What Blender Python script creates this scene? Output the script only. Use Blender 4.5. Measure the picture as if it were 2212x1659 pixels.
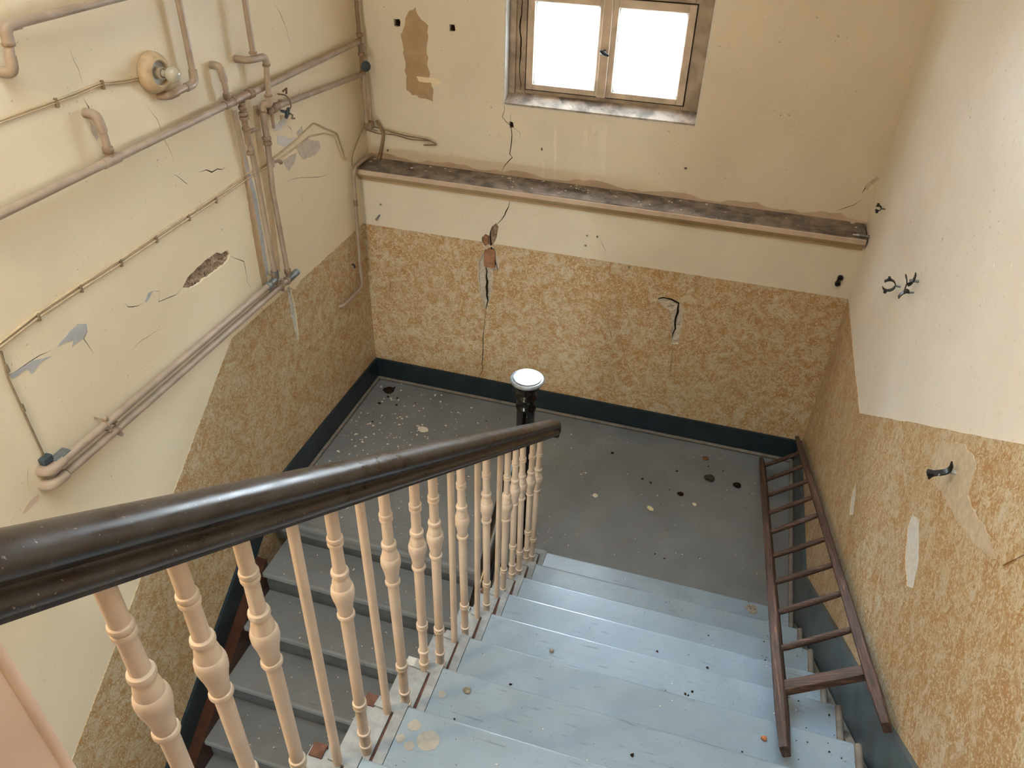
import bpy, bmesh, math, random
from mathutils import Vector, Matrix
from mathutils.geometry import delaunay_2d_cdt
random.seed(7)
SC = bpy.context.scene
COL = SC.collection
for _o in list(bpy.data.objects): bpy.data.objects.remove(_o)

# ------------------------------------------------------------------ camera
R_, G_, Y1, W = 0.1855, 0.2593, 1.4923, 3.1445        # riser, going, first nosing, stairwell width
cam = bpy.data.cameras.new('camera'); cam.sensor_width = 36.0; cam.sensor_fit = 'HORIZONTAL'
cam.lens = 36.0 * 1658.34 / 2212.0; cam.clip_start = 0.02; cam.clip_end = 200
co = bpy.data.objects.new('camera', cam); COL.objects.link(co); SC.camera = co
RX = Vector((0.957578, 0.287044, 0.025505)); DN = Vector((0.188164, -0.555762, -0.809767)); FW = Vector((-0.218265, 0.780214, -0.586196))
m = Matrix((RX, -DN, -FW)).transposed().to_4x4(); m.translation = Vector((2.3233, -4.4065, 3.48588)); co.matrix_world = m

# ------------------------------------------------------------------ light and exposure
w = bpy.data.worlds.new('overcast_sky'); SC.world = w; w.use_nodes = True
bg = w.node_tree.nodes['Background']; bg.inputs[0].default_value = (0.80, 0.90, 1.0, 1); bg.inputs[1].default_value = 85.0
SC.view_settings.view_transform = 'Standard'; SC.view_settings.look = 'None'
SC.view_settings.exposure = 1.0; SC.view_settings.gamma = 1.0; SC.view_settings.use_curve_mapping = False
def area(name, loc, rot, sx, sy, power, col, portal=False):
    l = bpy.data.lights.new(name, 'AREA'); l.shape = 'RECTANGLE'; l.size = sx; l.size_y = sy; l.energy = power; l.color = col
    if portal: l.cycles.is_portal = True
    o = bpy.data.objects.new(name, l); COL.objects.link(o); o.location = loc; o.rotation_euler = rot; return o
WZ0, WZ1, WX0, WX1 = 2.13, 2.86, 0.94, 2.087            # window opening in the upper back wall
area('window_portal', ((WX0 + WX1) / 2, 0.44, (WZ0 + WZ1) / 2), (math.radians(-90), 0, 0), WX1 - WX0 + .1, WZ1 - WZ0 + .1, 1, (1, 1, 1), True)
SKY = (.3, 2.9, -4.5, -2.4)                                # added unseen roof light over the flights, for fill from above: x0, x1, y0, y1
area('roof_fill_portal', ((SKY[0] + SKY[1]) / 2, (SKY[2] + SKY[3]) / 2, 5.35), (0, 0, 0), SKY[1] - SKY[0] + .1, SKY[3] - SKY[2] + .1, 1, (1, 1, 1), True)
HALL = (.45, -4.2, 4.0)                                    # incandescent lamp in the hall, out of frame to the left
area('lower_fill_portal', (.8, -6.64, -.85), (math.radians(90), 0, 0), 1.16, 1.16, 1, (1, 1, 1), True)
HALL_GLOW, LOWER_FILL = ((1.0, .70, .38), 330.0), ((1.0, .84, .64), 115.0)   # colour and strength of the hall globe and the added lower fill globe
D={
'pipe_main':((-2.639,2.411),(-2.072,2.415),(-1.285,2.421),(-1.167,2.419),(-.982,2.423),(0.077,2.423)),
'stub1':((-2.048,2.416),(-2.025,2.511)),
'stub1w':((-2.015,2.533),),
'stub2':((-1.272,2.426),(-1.251,2.546)),
'stub2w':((-1.26,2.556),),
'pipe_top':((-2.346,2.937),(-1.794,2.943)),
'pipe_top_d':((-2.349,2.934),(-2.369,2.814)),
'v3':((-1.481,2.897),(-1.493,2.559),(-1.668,2.554)),
'v4a':((-1.061,2.838),(-1.073,2.579)),
'v4b':((-1.007,2.558),),
'v4c':((-.976,2.537),(-1.007,2.348)),
'v4d':((-1.026,2.332),(-1.028,2.169),(-1.066,1.895),(-1.035,1.417)),
'v5':((-1.183,2.417),(-1.195,2.332),(-1.183,2.255),(-1.171,2.151),(-1.166,1.933),(-1.158,1.438)),
'v5drain':((-1.183,2.255),(-1.078,2.219)),
'h6':((-.879,2.295),(0.076,2.231)),
'valve':((-.863,2.277),),
'valve_drain':((-.91,2.282),(-.924,2.221)),
'c1':((0.05,2.674),(0.072,2.429)),
'c2':((0.077,2.223),(-.021,1.937)),
'c1x':((0.019,0.1,2.657),(0.031,0.1,2.422),(0.038,0.1,2.217),(-.013,0.1,1.894),(0.041,0.1,2.28)),
'c3':((-.137,1.748),(-.119,1.65),(-.159,1.026),(-.15,0.893),(-.44,0.885)),
'c3diag':((-.006,0.175,1.71),(-.016,0.021,1.71),(-.02,-.045,1.71)),
't1':((-2.814,1.438),(-2.771,1.439),(-2.516,1.452),(-1.987,1.428),(-1.169,1.435)),
't1w':((-2.836,1.415),),
't2':((-2.818,1.384),(-2.778,1.377),(-2.474,1.383),(-1.906,1.376),(-.952,1.382)),
't2w':((-2.842,1.357),),
'clampT':((-2.511,1.451),(-2.483,1.383),(-1.312,1.415)),
'cab1':((-2.462,2.669),(-2.362,2.67),(-2.202,2.668),(-2.084,2.671),(-1.973,2.674),(-1.843,2.653),(-1.764,2.647),(-1.732,2.627)),
'cab1b':((-2.466,2.661),(-2.366,2.66),(-2.205,2.66),(-2.087,2.662),(-1.976,2.666),(-1.847,2.644),(-1.768,2.636),(-1.731,2.616)),
'cab2':((-2.771,1.989),(-2.575,2.009),(-2.359,2.015),(-2.132,2.016),(-1.908,2.022),(-1.677,2.026),(-1.465,2.029),(-1.196,2.043),(-1.001,2.041),(-.885,2.045),(-.684,2.065),(-.488,2.097),(-.371,2.034),(-.23,1.962),(-.192,1.862),(-.144,1.767)),
'cab2b':((-2.778,1.974),(-2.578,1.993),(-2.361,1.998),(-2.134,1.998),(-1.909,2.003),(-1.677,2.008),(-1.463,2.012),(-1.204,2.019),(-1.008,2.019),(-.87,2.017),(-.695,2.027),(-.546,2.038),(-.378,2.004),(-.262,1.952),(-.233,1.869),(-.179,1.779)),
'clips2':((-2.577,2),(-2.361,2.005),(-2.133,2.006),(-1.909,2.012),(-1.677,2.017),(-1.465,2.019)),
'clips1':((-2.203,2.665),(-1.969,2.67)),
'cab3':((-2.761,1.96),(-2.777,1.857),(-2.775,1.72),(-2.773,1.598),(-2.771,1.473),(-2.782,1.441)),
'clips3':((-2.767,1.897),(-2.773,1.723)),
'lamp':((-1.695,2.648),),
'lampR':((-1.668,2.72),(-1.722,2.577)),
'bulb':(((0.1,-1.666,2.648),),((0.12,-1.685,2.653),),((0.14,-1.705,2.659),)),
'Lhole':(((-1.821,1.722),(-1.773,1.75),(-1.717,1.759),(-1.64,1.77),(-1.585,1.769),(-1.534,1.77),(-1.503,1.748),(-1.449,1.743),(-1.439,1.713),(-1.462,1.693),(-1.516,1.686),(-1.576,1.682),(-1.626,1.681),(-1.667,1.692),(-1.714,1.684),(-1.774,1.697)),),
'Lpatch':(((-2.547,1.843),(-2.469,1.869),(-2.419,1.872),(-2.385,1.852),(-2.393,1.825),(-2.421,1.808),(-2.471,1.807),(-2.485,1.804),(-2.468,1.826),(-2.506,1.839),(-2.54,1.843)),((-2.764,1.862),(-2.661,1.853),(-2.584,1.824),(-2.639,1.828),(-2.667,1.815),(-2.685,1.81),(-2.691,1.835),(-2.763,1.841)),((-2.063,1.778),(-2.031,1.805),(-2.002,1.801),(-2.035,1.78),(-2.056,1.772))),
'Lgrey':(((-.698,2.017),(-.565,2.028),(-.442,1.977),(-.441,1.935),(-.512,1.917),(-.576,1.925),(-.643,1.934),(-.681,1.986)),((-.841,2),(-.704,1.993),(-.723,1.961),(-.8,1.921),(-.835,1.972)),((-2.072,2.558),(-2.058,2.531),(-2.056,2.496),(-2.068,2.483),(-2.079,2.511),(-2.08,2.532)),((-.677,2.093),(-.61,2.114),(-.609,2.081),(-.658,2.067))),
'Lwhite':(((-.889,2.22),(-.842,2.192),(-.78,2.213),(-.751,2.18),(-.82,2.156),(-.887,2.166)),((-.865,2.145),(-.753,2.086),(-.682,2.074),(-.788,2.051),(-.871,2.093))),
'Ltan':(((-1.215,2.367),(-1.172,2.356),(-1.162,2.212),(-1.154,1.934),(-1.156,1.608),(-1.176,1.416),(-1.23,1.426),(-1.223,1.823),(-1.204,2.133)),((-1.036,2.337),(-.992,2.332),(-1.004,2.163),(-1.003,1.916),(-1.037,1.424),(-1.077,1.424),(-1.062,1.887),(-1.056,2.179)),((-.809,2.307),(-.769,2.301),(-.771,2.259),(-.816,2.266)),((-.813,2.227),(-.772,2.223),(-.764,2.184),(-.811,2.188))),
'Lblue':(((-1.185,2.219),(-1.179,2.148),(-1.138,1.928),(-1.151,1.466),(-1.178,1.457),(-1.169,1.927),(-1.188,2.068)),),
'Lstain':(((-2.849,1.353),(-2.859,1.329),(-2.934,1.325),(-2.939,1.335),(-2.899,1.354)),),
'Lcrack':((2.2,((-2.072,2.642),(-2.066,2.624),(-2.059,2.605),(-2.054,2.57),(-2.045,2.557),(-2.04,2.535))),(1.6,((-1.701,2.223),(-1.676,2.202),(-1.641,2.163),(-1.626,2.149))),(2.2,((-1.534,2.173),(-1.501,2.168),(-1.48,2.165),(-1.445,2.142),(-1.4,2.142),(-1.367,2.128),(-1.336,2.131))),(1.6,((-2.179,1.819),(-2.166,1.825),(-2.159,1.806),(-2.101,1.781),(-2.065,1.78))),(1.8,((-2.002,1.799),(-1.963,1.779),(-1.985,1.736),(-1.934,1.726),(-1.873,1.712),(-1.816,1.719))),(1.6,((-1.44,1.709),(-1.382,1.66),(-1.341,1.628),(-1.341,1.561),(-1.345,1.508),(-1.323,1.435))),(2,((-2.428,1.875),(-2.387,1.853),(-2.394,1.823),(-2.42,1.804),(-2.406,1.751),(-2.4,1.721))),(1.4,((-2.775,1.862),(-2.714,1.856),(-2.66,1.856),(-2.551,1.845))),(1.6,((-.718,2.766),(-.688,2.719),(-.652,2.66),(-.629,2.612),(-.623,2.566),(-.586,2.529))),(1.2,((-.571,2.333),(-.591,2.294),(-.632,2.256))),(1.2,((-.756,2.162),(-.725,2.133),(-.715,2.1))),(1.2,((-2.83,1.495),(-2.853,1.468),(-2.872,1.426),(-2.877,1.382))),(1.2,((-2.069,2.812),(-2.065,2.769),(-2.055,2.739),(-2.057,2.691))),(1,((-2.224,1.619),(-2.161,1.628),(-2.07,1.622),(-1.962,1.607))),(1.2,((-1.755,2.523),(-1.719,2.464),(-1.713,2.401),(-1.684,2.312),(-1.683,2.271))),(1,((-.875,1.882),(-.741,1.86),(-.491,1.779),(-.323,1.748)))),
'LWhole':(((-1.006,1.299),(-.971,1.293),(-.96,1.219),(-.952,1.152),(-.956,1.058),(-.958,1.01),(-.972,0.896),(-.992,0.948),(-1.002,1.068),(-1.004,1.196)),),
'LWcrack':((1.6,((-.976,0.904),(-.967,0.831),(-.966,0.708))),(1.2,((-1.27,1.311),(-1.227,1.213),(-1.193,1.094),(-1.195,1.038)))),
'LWpeg':((-.216,1.07),),
'Bhole':(((0.92,1.392),(0.951,1.423),(0.967,1.4),(0.959,1.35),(0.947,1.299),(0.928,1.259),(0.909,1.256),(0.899,1.265),(0.877,1.248),(0.858,1.265),(0.854,1.307),(0.88,1.337),(0.905,1.325)),((0.874,1.217),(0.915,1.251),(0.938,1.248),(0.964,1.185),(0.976,1.091),(0.93,1.073),(0.928,0.988),(0.916,0.879),(0.886,0.763),(0.866,0.814),(0.839,0.901),(0.832,1.007),(0.838,1.14)),((2.039,1.071),(2.072,1.091),(2.119,1.089),(2.174,1.073),(2.202,1.044),(2.211,0.95),(2.212,0.862),(2.218,0.766),(2.173,0.757),(2.162,0.834),(2.153,0.938),(2.127,0.995),(2.081,1.021))),
'Bcrack':((3.2,((1.038,1.586),(1.03,1.542),(1.006,1.485),(0.985,1.45),(0.958,1.417))),(2.2,((0.886,0.77),(0.877,0.686),(0.877,0.629),(0.867,0.549),(0.867,0.411),(0.857,0.307),(0.864,0.247),(0.843,0.2),(0.836,0.079))),(1,((2.182,0.759),(2.189,0.694),(2.193,0.621),(2.211,0.434))),(1.5,((1.744,0.8),(1.767,0.76),(1.787,0.691))),(1.2,((0.181,0.906),(0.167,0.815),(0.151,0.69))),(1.2,((1.582,1.55),(1.607,1.498))),(1.2,((1.628,1.424),(1.657,1.375),(1.681,1.337)))),
'Bhc':((5,((0.881,1.092),(0.892,0.982),(0.889,0.874),(0.886,0.77))),(3,((0.914,1.391),(0.908,1.326),(0.915,1.261),(0.942,1.164),(0.963,1.092))),(5,((2.042,1.068),(2.075,1.084),(2.126,1.08),(2.176,1.06),(2.18,0.995),(2.175,0.908),(2.173,0.801)))),
'Bpeg':((1.548,1.43),(1.613,1.431),(1.545,1.36),(1.834,1.26),(0.142,1.432)),
'Bclip':((3.062,1.387),),
'Bbolt':((0.122,1.35),),
'Ucrack':((2.4,((0.938,2.128),(0.941,2.09),(0.927,2.049),(0.949,2.024),(0.985,1.999),(0.992,1.949),(0.986,1.861),(0.981,1.822),(0.999,1.804),(0.949,1.743),(0.928,1.686))),(2.6,((3.124,1.961),(3.1,1.931),(3.081,1.893),(3.072,1.856))),(1.8,((3.081,1.824),(3.049,1.783),(3.007,1.76),(2.963,1.736))),(1,((0.983,2.089),(0.978,2.046),(0.997,1.992),(1.04,1.969),(1.05,1.927)))),
'Uhole':(((0.972,2.026),(0.996,2.023),(1.003,1.993),(0.979,1.985)),),
'Upatch':(((0.313,2.538),(0.33,2.582),(0.382,2.623),(0.403,2.575),(0.46,2.529),(0.452,2.491),(0.445,2.4),(0.452,2.281),(0.478,2.147),(0.473,2.093),(0.38,2.106),(0.298,2.142),(0.299,2.321),(0.281,2.464)),((0.371,2.233),(0.448,2.234),(0.517,2.228),(0.538,2.213),(0.507,2.194),(0.462,2.206),(0.385,2.204))),
'Ugrey':(((3.074,1.9),(3.09,1.924),(3.11,1.948),(3.125,1.963),(3.137,1.946),(3.117,1.925),(3.103,1.904),(3.091,1.875)),),
'Ustain':(((1.251,2.077),(1.271,2.079),(1.291,1.707),(1.273,1.704)),((1.484,2.084),(1.58,2.078),(1.598,1.727),(1.534,1.724)),((1.189,1.943),(1.201,1.945),(1.21,1.711),(1.201,1.71)),((1.445,2.079),(1.462,2.081),(1.481,1.717),(1.452,1.719))),
'Usock':((0.261,2.529),(0.611,2.529)),
'Upeg':((1.192,1.88),(2.074,1.872),(0.139,1.742)),
'Ucab':((-.018,1.885),(0.063,1.897),(0.191,1.873),(0.288,1.863),(0.368,1.858),(0.448,1.855),(0.501,1.826),(0.408,1.818)),
'Ucab2':((-.006,1.868),(0.092,1.855),(0.206,1.857),(0.319,1.843),(0.447,1.846)),
'win_left':((0.942,2.456),(0.937,2.156)),
'win_right':((2.086,2.782),(2.085,2.151)),
'sillf':((0.94,2.134),(2.089,2.13)),
'frameL':((1.041,2.448),),
'cas':((1.049,2.215),(1.487,2.208),(1.996,2.209),(1.994,2.738)),
'glL':((1.092,2.243),(1.468,2.241),(1.464,2.692),(1.097,2.696)),
'glR':((1.576,2.239),(1.951,2.243),(1.946,2.694),(1.574,2.694)),
'hand':((1.483,2.486),(1.52,2.465),(1.559,2.451)),
'Rpatch':(((-2.215,1.628),(-2.295,1.673),(-2.429,1.614),(-2.477,1.543),(-2.432,1.499),(-2.314,1.516),(-2.239,1.567)),((-1.477,1.118),(-1.535,1.112),(-1.627,1.049),(-1.577,1.001),(-1.506,1.045))),
'Rcrack':((1.6,((-1.739,1.649),(-1.815,1.635),(-1.889,1.626),(-1.969,1.625),(-2.098,1.616),(-2.199,1.614))),),
'Rtear':((-2.75,2.051),(-2.796,2.048),(-2.857,2.068),(-2.906,2.159),(-2.94,2.21),(-2.874,2.248),(-2.783,2.141)),
'Rtorn':((-2.155,1.836),(-2.211,1.941),(-2.358,2.05),(-2.48,2.081),(-2.52,1.993),(-2.613,2.009),(-2.75,2.051),(-2.836,2.057),(-2.701,1.973),(-2.495,1.895),(-2.308,1.838)),
'Rpaper':((0.008,1.274),(-1.135,1.257),(-1.993,1.844),(-2.656,2.292)),
'Rclamp':((-1.034,1.891),(-1.277,2.042),(-.201,1.921),(-2.389,1.964)),
'Rsmall':((-1.285,1.977),),
'Rrod':((3.117,-.03,1.68),(3.188,-.03,1.68)),
'Rflk':((-1.728,2.294),(-1.725,2.519),(-1.905,2.501),(-2.045,2.284),(-2.199,2.464),(-1.658,2.809),(-2.003,2.485),(-2.131,2.35),(-1.894,2.646),(-1.855,2.415)),
'flakes':((0.581,-.502,12),(0.393,-.437,6),(0.241,-.448,5),(0.201,-.557,6),(0.236,-.709,6),(0.237,-.761,7),(0.276,-.658,5),(0.156,-.762,4),(0.173,-.258,4),(0.42,-.132,4),(0.501,-.148,3),(1.888,-.777,6),(2.25,-.782,7),(2.515,-.656,5),(2.276,-.65,4),(1.759,-.607,4),(1.635,-.364,3),(1.602,-.221,4),(0.491,-.729,6),(0.439,-.641,4),(0.092,-.52,4),(0.231,-.575,6),(0.095,-.565,4),(-.003,-.552,4),(0.222,-.042,4),(0.175,-.294,5),(1.509,-.175,4),(1.785,-.584,4),(2.867,-.433,3),(0.766,-.317,4)),
'dark':((0.163,-.151,16,'b'),(0.188,-.104,7,'b'),(0.188,-.223,7,'b'),(0.26,-.217,6,'b'),(0.291,-.296,7,'b'),(0.162,-.316,8,'b'),(0.41,-.227,4,'b'),(0.207,-.533,6,'b'),(2.585,-.382,17,'g'),(2.767,-.392,12,'b'),(2.543,-.181,10,'o'),(2.418,-.589,10,'b'),(1.916,-.327,8,'b'),(2.368,-.372,7,'b'),(2.159,-.522,6,'b'),(2.568,-.257,4,'b'),(2.218,-.541,5,'b'),(2.668,-.273,4,'b'),(2.343,-.569,3,'b'),(1.676,-.591,3,'r'),(2.39,-1.17,5,'b'),(0.979,-.269,4,'b'),(1.067,-.211,4,'b'),(2.332,-1.151,4,'b')),
'tread_bits':((8,1.783,-3.36,11,'S'),(8,1.761,-3.405,8,'S'),(8,1.834,-3.389,19,'S'),(8,1.792,-3.418,9,'S'),(7,1.774,-3.143,8,'S'),(7,1.846,-3.108,11,'M'),(6,1.939,-2.93,4,'r'),(5,2.019,-2.631,5,'M'),(3,2.569,-2.096,9,'M'),(6,2.779,-2.869,5,'o'),(1,2.871,-1.545,20,'M'),(6,2.516,-2.785,4,'b'),(6,2.538,-2.769,4,'b'),(6,2.527,-2.787,3,'b'),(5,2.408,-2.509,4,'b'),(5,2.6,-2.522,4,'b'),(6,2.62,-2.725,3,'w'),(7,2.375,-3.157,5,'r'),(7,2.676,-2.995,3,'w')),
'ledge':((0.403,0.25,9),(0.353,0.067,8),(0.456,0.133,6),(0.456,0.053,5),(0.997,0.118,8),(0.946,0.133,6),(1.016,0.083,4),(1.453,0.098,4),(3.066,0.15,12),(3.08,0.087,6),(2.077,0.134,5),(2.235,0.132,6),(0.059,0.138,10),(0.049,0.088,8),(1.505,0.199,5))}
# ------------------------------------------------------------------ materials
def lin(*c): return tuple(((v / 255) / 12.92 if v / 255 <= .04045 else ((v / 255 + .055) / 1.055) ** 2.4) for v in c) + (1,)
class NT:
    def __init__(s, name, rough=.7, spec=.3, metal=0.0):
        s.m = bpy.data.materials.new(name); s.m.use_nodes = True; s.t = s.m.node_tree; s.b = s.t.nodes['Principled BSDF']
        s.b.inputs['Roughness'].default_value = rough; s.b.inputs['Specular IOR Level'].default_value = spec; s.b.inputs['Metallic'].default_value = metal
        s.tc = s.t.nodes.new('ShaderNodeTexCoord')
    def n(s, typ, **kw):
        x = s.t.nodes.new(typ)
        for k, v in kw.items(): setattr(x, k, v)
        return x
    def l(s, a, b): s.t.links.new(a, b)
    def map(s, sc=(1, 1, 1)):
        x = s.n('ShaderNodeMapping'); x.inputs['Scale'].default_value = sc; s.l(s.tc.outputs['Object'], x.inputs['Vector']); return x.outputs[0]
    def noise(s, scale, detail=3, dist=0.0, rough=.55, vec=None):
        x = s.n('ShaderNodeTexNoise'); x.inputs['Scale'].default_value = scale; x.inputs['Detail'].default_value = detail
        x.inputs['Distortion'].default_value = dist; x.inputs['Roughness'].default_value = rough
        s.l(vec if vec else s.tc.outputs['Object'], x.inputs['Vector']); return x.outputs[0]
    def ramp(s, f, stops, interp='LINEAR'):
        x = s.n('ShaderNodeValToRGB'); x.color_ramp.interpolation = interp; e = x.color_ramp.elements
        while len(e) < len(stops): e.new(.5)
        for k, (p, c) in enumerate(stops): e[k].position = p; e[k].color = c if len(c) == 4 else tuple(c) + (1,)
        s.l(f, x.inputs[0]); return x.outputs[0]
    def mix(s, f, a, b, blend='MIX'):
        x = s.n('ShaderNodeMix', data_type='RGBA', blend_type=blend)
        if isinstance(f, (int, float)): x.inputs[0].default_value = f
        else: s.l(f, x.inputs[0])
        for i, v in ((6, a), (7, b)):
            if isinstance(v, tuple): x.inputs[i].default_value = v if len(v) == 4 else v + (1,)
            else: s.l(v, x.inputs[i])
        return x.outputs[2]
    def col(s, c):
        if isinstance(c, tuple): s.b.inputs['Base Color'].default_value = c if len(c) == 4 else c + (1,)
        else: s.l(c, s.b.inputs['Base Color'])
        return s
    def bump(s, h, strength=.3, dist=.01):
        x = s.n('ShaderNodeBump'); x.inputs['Strength'].default_value = strength; x.inputs['Distance'].default_value = dist
        s.l(h, x.inputs['Height']); s.l(x.outputs[0], s.b.inputs['Normal']); return s
    def rough(s, f): s.l(f, s.b.inputs['Roughness']); return s
g = lambda v: (v, v, v, 1)
def plaster(name, base, dark, rough=.55, bumps=.25, spec=.3):
    t = NT(name, rough, spec)
    c = t.mix(t.ramp(t.noise(1.6, 5, .6), [(.35, g(0)), (.75, g(1))]), base, dark)
    sp = t.ramp(t.noise(60, 2, 0), [(.66, g(0)), (.74, g(1))])
    c = t.mix(t.mix(.8, sp, t.ramp(t.noise(5, 2), [(.5, g(0)), (.65, g(1))]), 'MULTIPLY'), c, tuple(v * .55 for v in dark[:3]))
    t.col(c); t.bump(t.mix(.35, t.noise(9, 4), t.noise(120, 3)), bumps, .006); return t.m
M = {}
M['cream'] = plaster('cream_wall_paint', (.83, .72, .53, 1), (.76, .65, .47, 1), .5, .22)
M['cream_up'] = plaster('aged_cream_wall_paint', (.74, .675, .56, 1), (.67, .61, .505, 1), .55, .2)
M['cream_r'] = plaster('pale_wall_paint', (.86, .82, .75, 1), (.79, .74, .67, 1), .42, .5)
M['white'] = plaster('ceiling_paint', (.80, .74, .64, 1), (.74, .68, .58, 1))
def simple(name, c, rough=.6, spec=.3, metal=0, var=.25, scale=14, bump=.0):
    t = NT(name, rough, spec, metal); c = tuple(c[:3]) + (1,)
    t.col(t.mix(t.ramp(t.noise(scale, 4, .4), [(.35, g(0)), (.7, g(1))]), c, tuple(v * (1 - var) for v in c[:3]) + (1,)))
    if bump: t.bump(t.noise(scale * 5, 3), bump, .004)
    return t.m
def paper():
    t = NT('flecked_ochre_wallpaper', .5, .3)
    a = t.ramp(t.noise(12, 5, 1.2, .68), [(.38, (.42, .225, .080)), (.47, (.45, .285, .130)), (.54, (.52, .39, .22)), (.64, (.60, .52, .39))])
    f = t.ramp(t.noise(30, 4, 3.2, .62), [(.55, g(0)), (.59, g(1))])
    b = t.mix(f, a, (.64, .56, .42, 1))
    f2 = t.ramp(t.noise(26, 4, 3.0, .68), [(.39, g(1)), (.44, g(0))])
    c = t.mix(f2, b, (.38, .205, .072, 1))
    f3 = t.ramp(t.noise(40, 3, 2.6, .55), [(.57, g(0)), (.61, g(.7))])
    c = t.mix(f3, c, (.66, .60, .48, 1))
    d = t.mix(t.ramp(t.noise(1.3, 3), [(.3, g(0)), (.75, g(1))]), c, t.mix(.25, c, (.35, .25, .12, 1)))
    t.col(d); t.bump(t.noise(70, 3, 2), .15, .002); return t.m
M['paper'] = paper()
M['paper_f'] = simple('faded_torn_wallpaper', (.60, .49, .35), .7, .2, 0, .25, 45, .2)
M['mortar'] = simple('crumbling_mortar', (.42, .31, .22), .95, .1, 0, .5, 30, .8)
M['brick'] = simple('exposed_brick', (.42, .22, .13), .95, .1, 0, .4, 25, .8)
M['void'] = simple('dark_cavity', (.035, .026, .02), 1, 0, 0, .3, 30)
M['bare'] = simple('bluish_undercoat', (.50, .50, .50), .7, .2, 0, .2, 20)
M['grey_pl'] = simple('grey_render', (.62, .54, .44), .85, .1, 0, .25, 30, .3)
M['tan'] = simple('tan_old_paint', (.60, .44, .27), .7, .2, 0, .2, 20)
M['tan_up'] = simple('brown_old_paint', (.46, .33, .20), .75, .2, 0, .2, 12)
M['whitepl'] = simple('white_gypsum', (.72, .70, .66), .8, .2, 0, .15, 40, .3)
M['stain'] = simple('pale_water_stain', (.78, .72, .61), .6, .2, 0, .15, 10)
def linoleum(name, c, rough=.32, spec=.5):
    t = NT(name, rough, spec)
    a = t.mix(t.ramp(t.noise(2.5, 5, .5), [(.3, g(0)), (.75, g(1))]), c, tuple(v * .72 for v in c[:3]) + (1,))
    s = t.ramp(t.noise(9, 4, .2, .6, t.map((1, 9, 1))), [(.62, g(0)), (.72, g(.6))])
    a = t.mix(s, a, tuple(v * .45 for v in c[:3]) + (1,))
    d = t.ramp(t.noise(150, 2), [(.70, g(0)), (.74, g(.7))])
    a = t.mix(d, a, (.05, .04, .035, 1))
    t.col(a); t.b.inputs['Roughness'].default_value = rough + .09; t.bump(t.noise(30, 3), .06, .004); return t.m
M['floor'] = linoleum('grey_linoleum', (.20, .205, .21, 1), .38, .4)
M['tread'] = linoleum('blue_grey_tread_linoleum', (.30, .378, .455, 1), .17, .55)
M['tread_lo'] = linoleum('grey_tread_linoleum', (.21, .215, .22, 1), .42, .35)
M['riser'] = simple('dark_grey_riser_paint', (.10, .105, .11), .5, .3, 0, .3, 10)
M['skirt'] = simple('dark_petrol_skirting_paint', (.018, .032, .042), .32, .4, 0, .35, 8)
M['skirt_st'] = simple('slate_blue_skirting_paint', (.075, .10, .115), .35, .4, 0, .35, 8)
M['bead'] = simple('dusty_grey_quarter_round', (.22, .19, .16), .7, .2, 0, .35, 18)
M['stringer'] = simple('dark_red_brown_string_paint', (.06, .022, .012), .35, .4, 0, .45, 12)
M['stringer_d'] = simple('black_brown_string_paint', (.012, .008, .006), .4, .4, 0, .4, 12)
M['redwood'] = simple('exposed_red_brown_wood', (.15, .075, .055), .8, .2, 0, .45, 40, .3)
M['strip'] = simple('scuffed_grey_strip', (.34, .36, .38), .5, .3, 0, .3, 30)
M['alu'] = simple('white_painted_plate', (.50, .51, .50), .5, .4, 0, .15, 30)
M['pipe'] = simple('beige_pipe_paint', (.40, .31, .235), .42, .35, 0, .3, 9, .05)
M['pipe_d'] = simple('dusty_brown_fitting_paint', (.31, .215, .145), .5, .3, 0, .4, 25, .1)
M['zinc'] = simple('dull_grey_metal', (.22, .24, .25), .5, .4, .5, .4, 25)
M['blackm'] = simple('black_iron', (.012, .012, .014), .45, .4, 0, .4, 30)
M['knob'] = simple('blue_grey_valve_wheel', (.05, .07, .085), .45, .4, 0, .3, 25)
M['cable'] = simple('painted_cable', (.62, .48, .31), .6, .3, 0, .3, 20)
M['cable_d'] = simple('dirty_cable', (.30, .22, .14), .7, .2, 0, .4, 20)
M['balus'] = simple('cream_pink_iron_paint', (.70, .575, .465), .42, .35, 0, .14, 10, .05)
M['post'] = simple('pink_cream_post_paint', (.76, .57, .46), .45, .35, 0, .12, 7, .04)
def rail():
    t = NT('glossy_black_brown_varnish', .22, .5)
    v = t.map((10, 2.2, 10))
    d = t.ramp(t.noise(2.2, 6, .3, .65, v), [(.40, g(0)), (.85, g(.42))])
    s = t.ramp(t.noise(140, 2), [(.69, g(0)), (.75, g(.7))])
    c = t.mix(d, (.018, .011, .008, 1), (.11, .095, .085, 1)); c = t.mix(s, c, (.35, .31, .27, 1))
    t.col(c); t.rough(t.ramp(t.noise(2.2, 6, .3, .65, v), [(.3, g(.24)), (.85, g(.50))])); return t.m
M['rail'] = rail()
M['newel'] = simple('gloss_black_lacquer', (.006, .004, .003), .18, .5, 0, .3, 10)
M['cap'] = simple('pale_reflection_cap_paint', (.27, .29, .31), .22, .5, 0, .6, 38)  # pale tone stands in for the window mirrored in the cap
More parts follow.
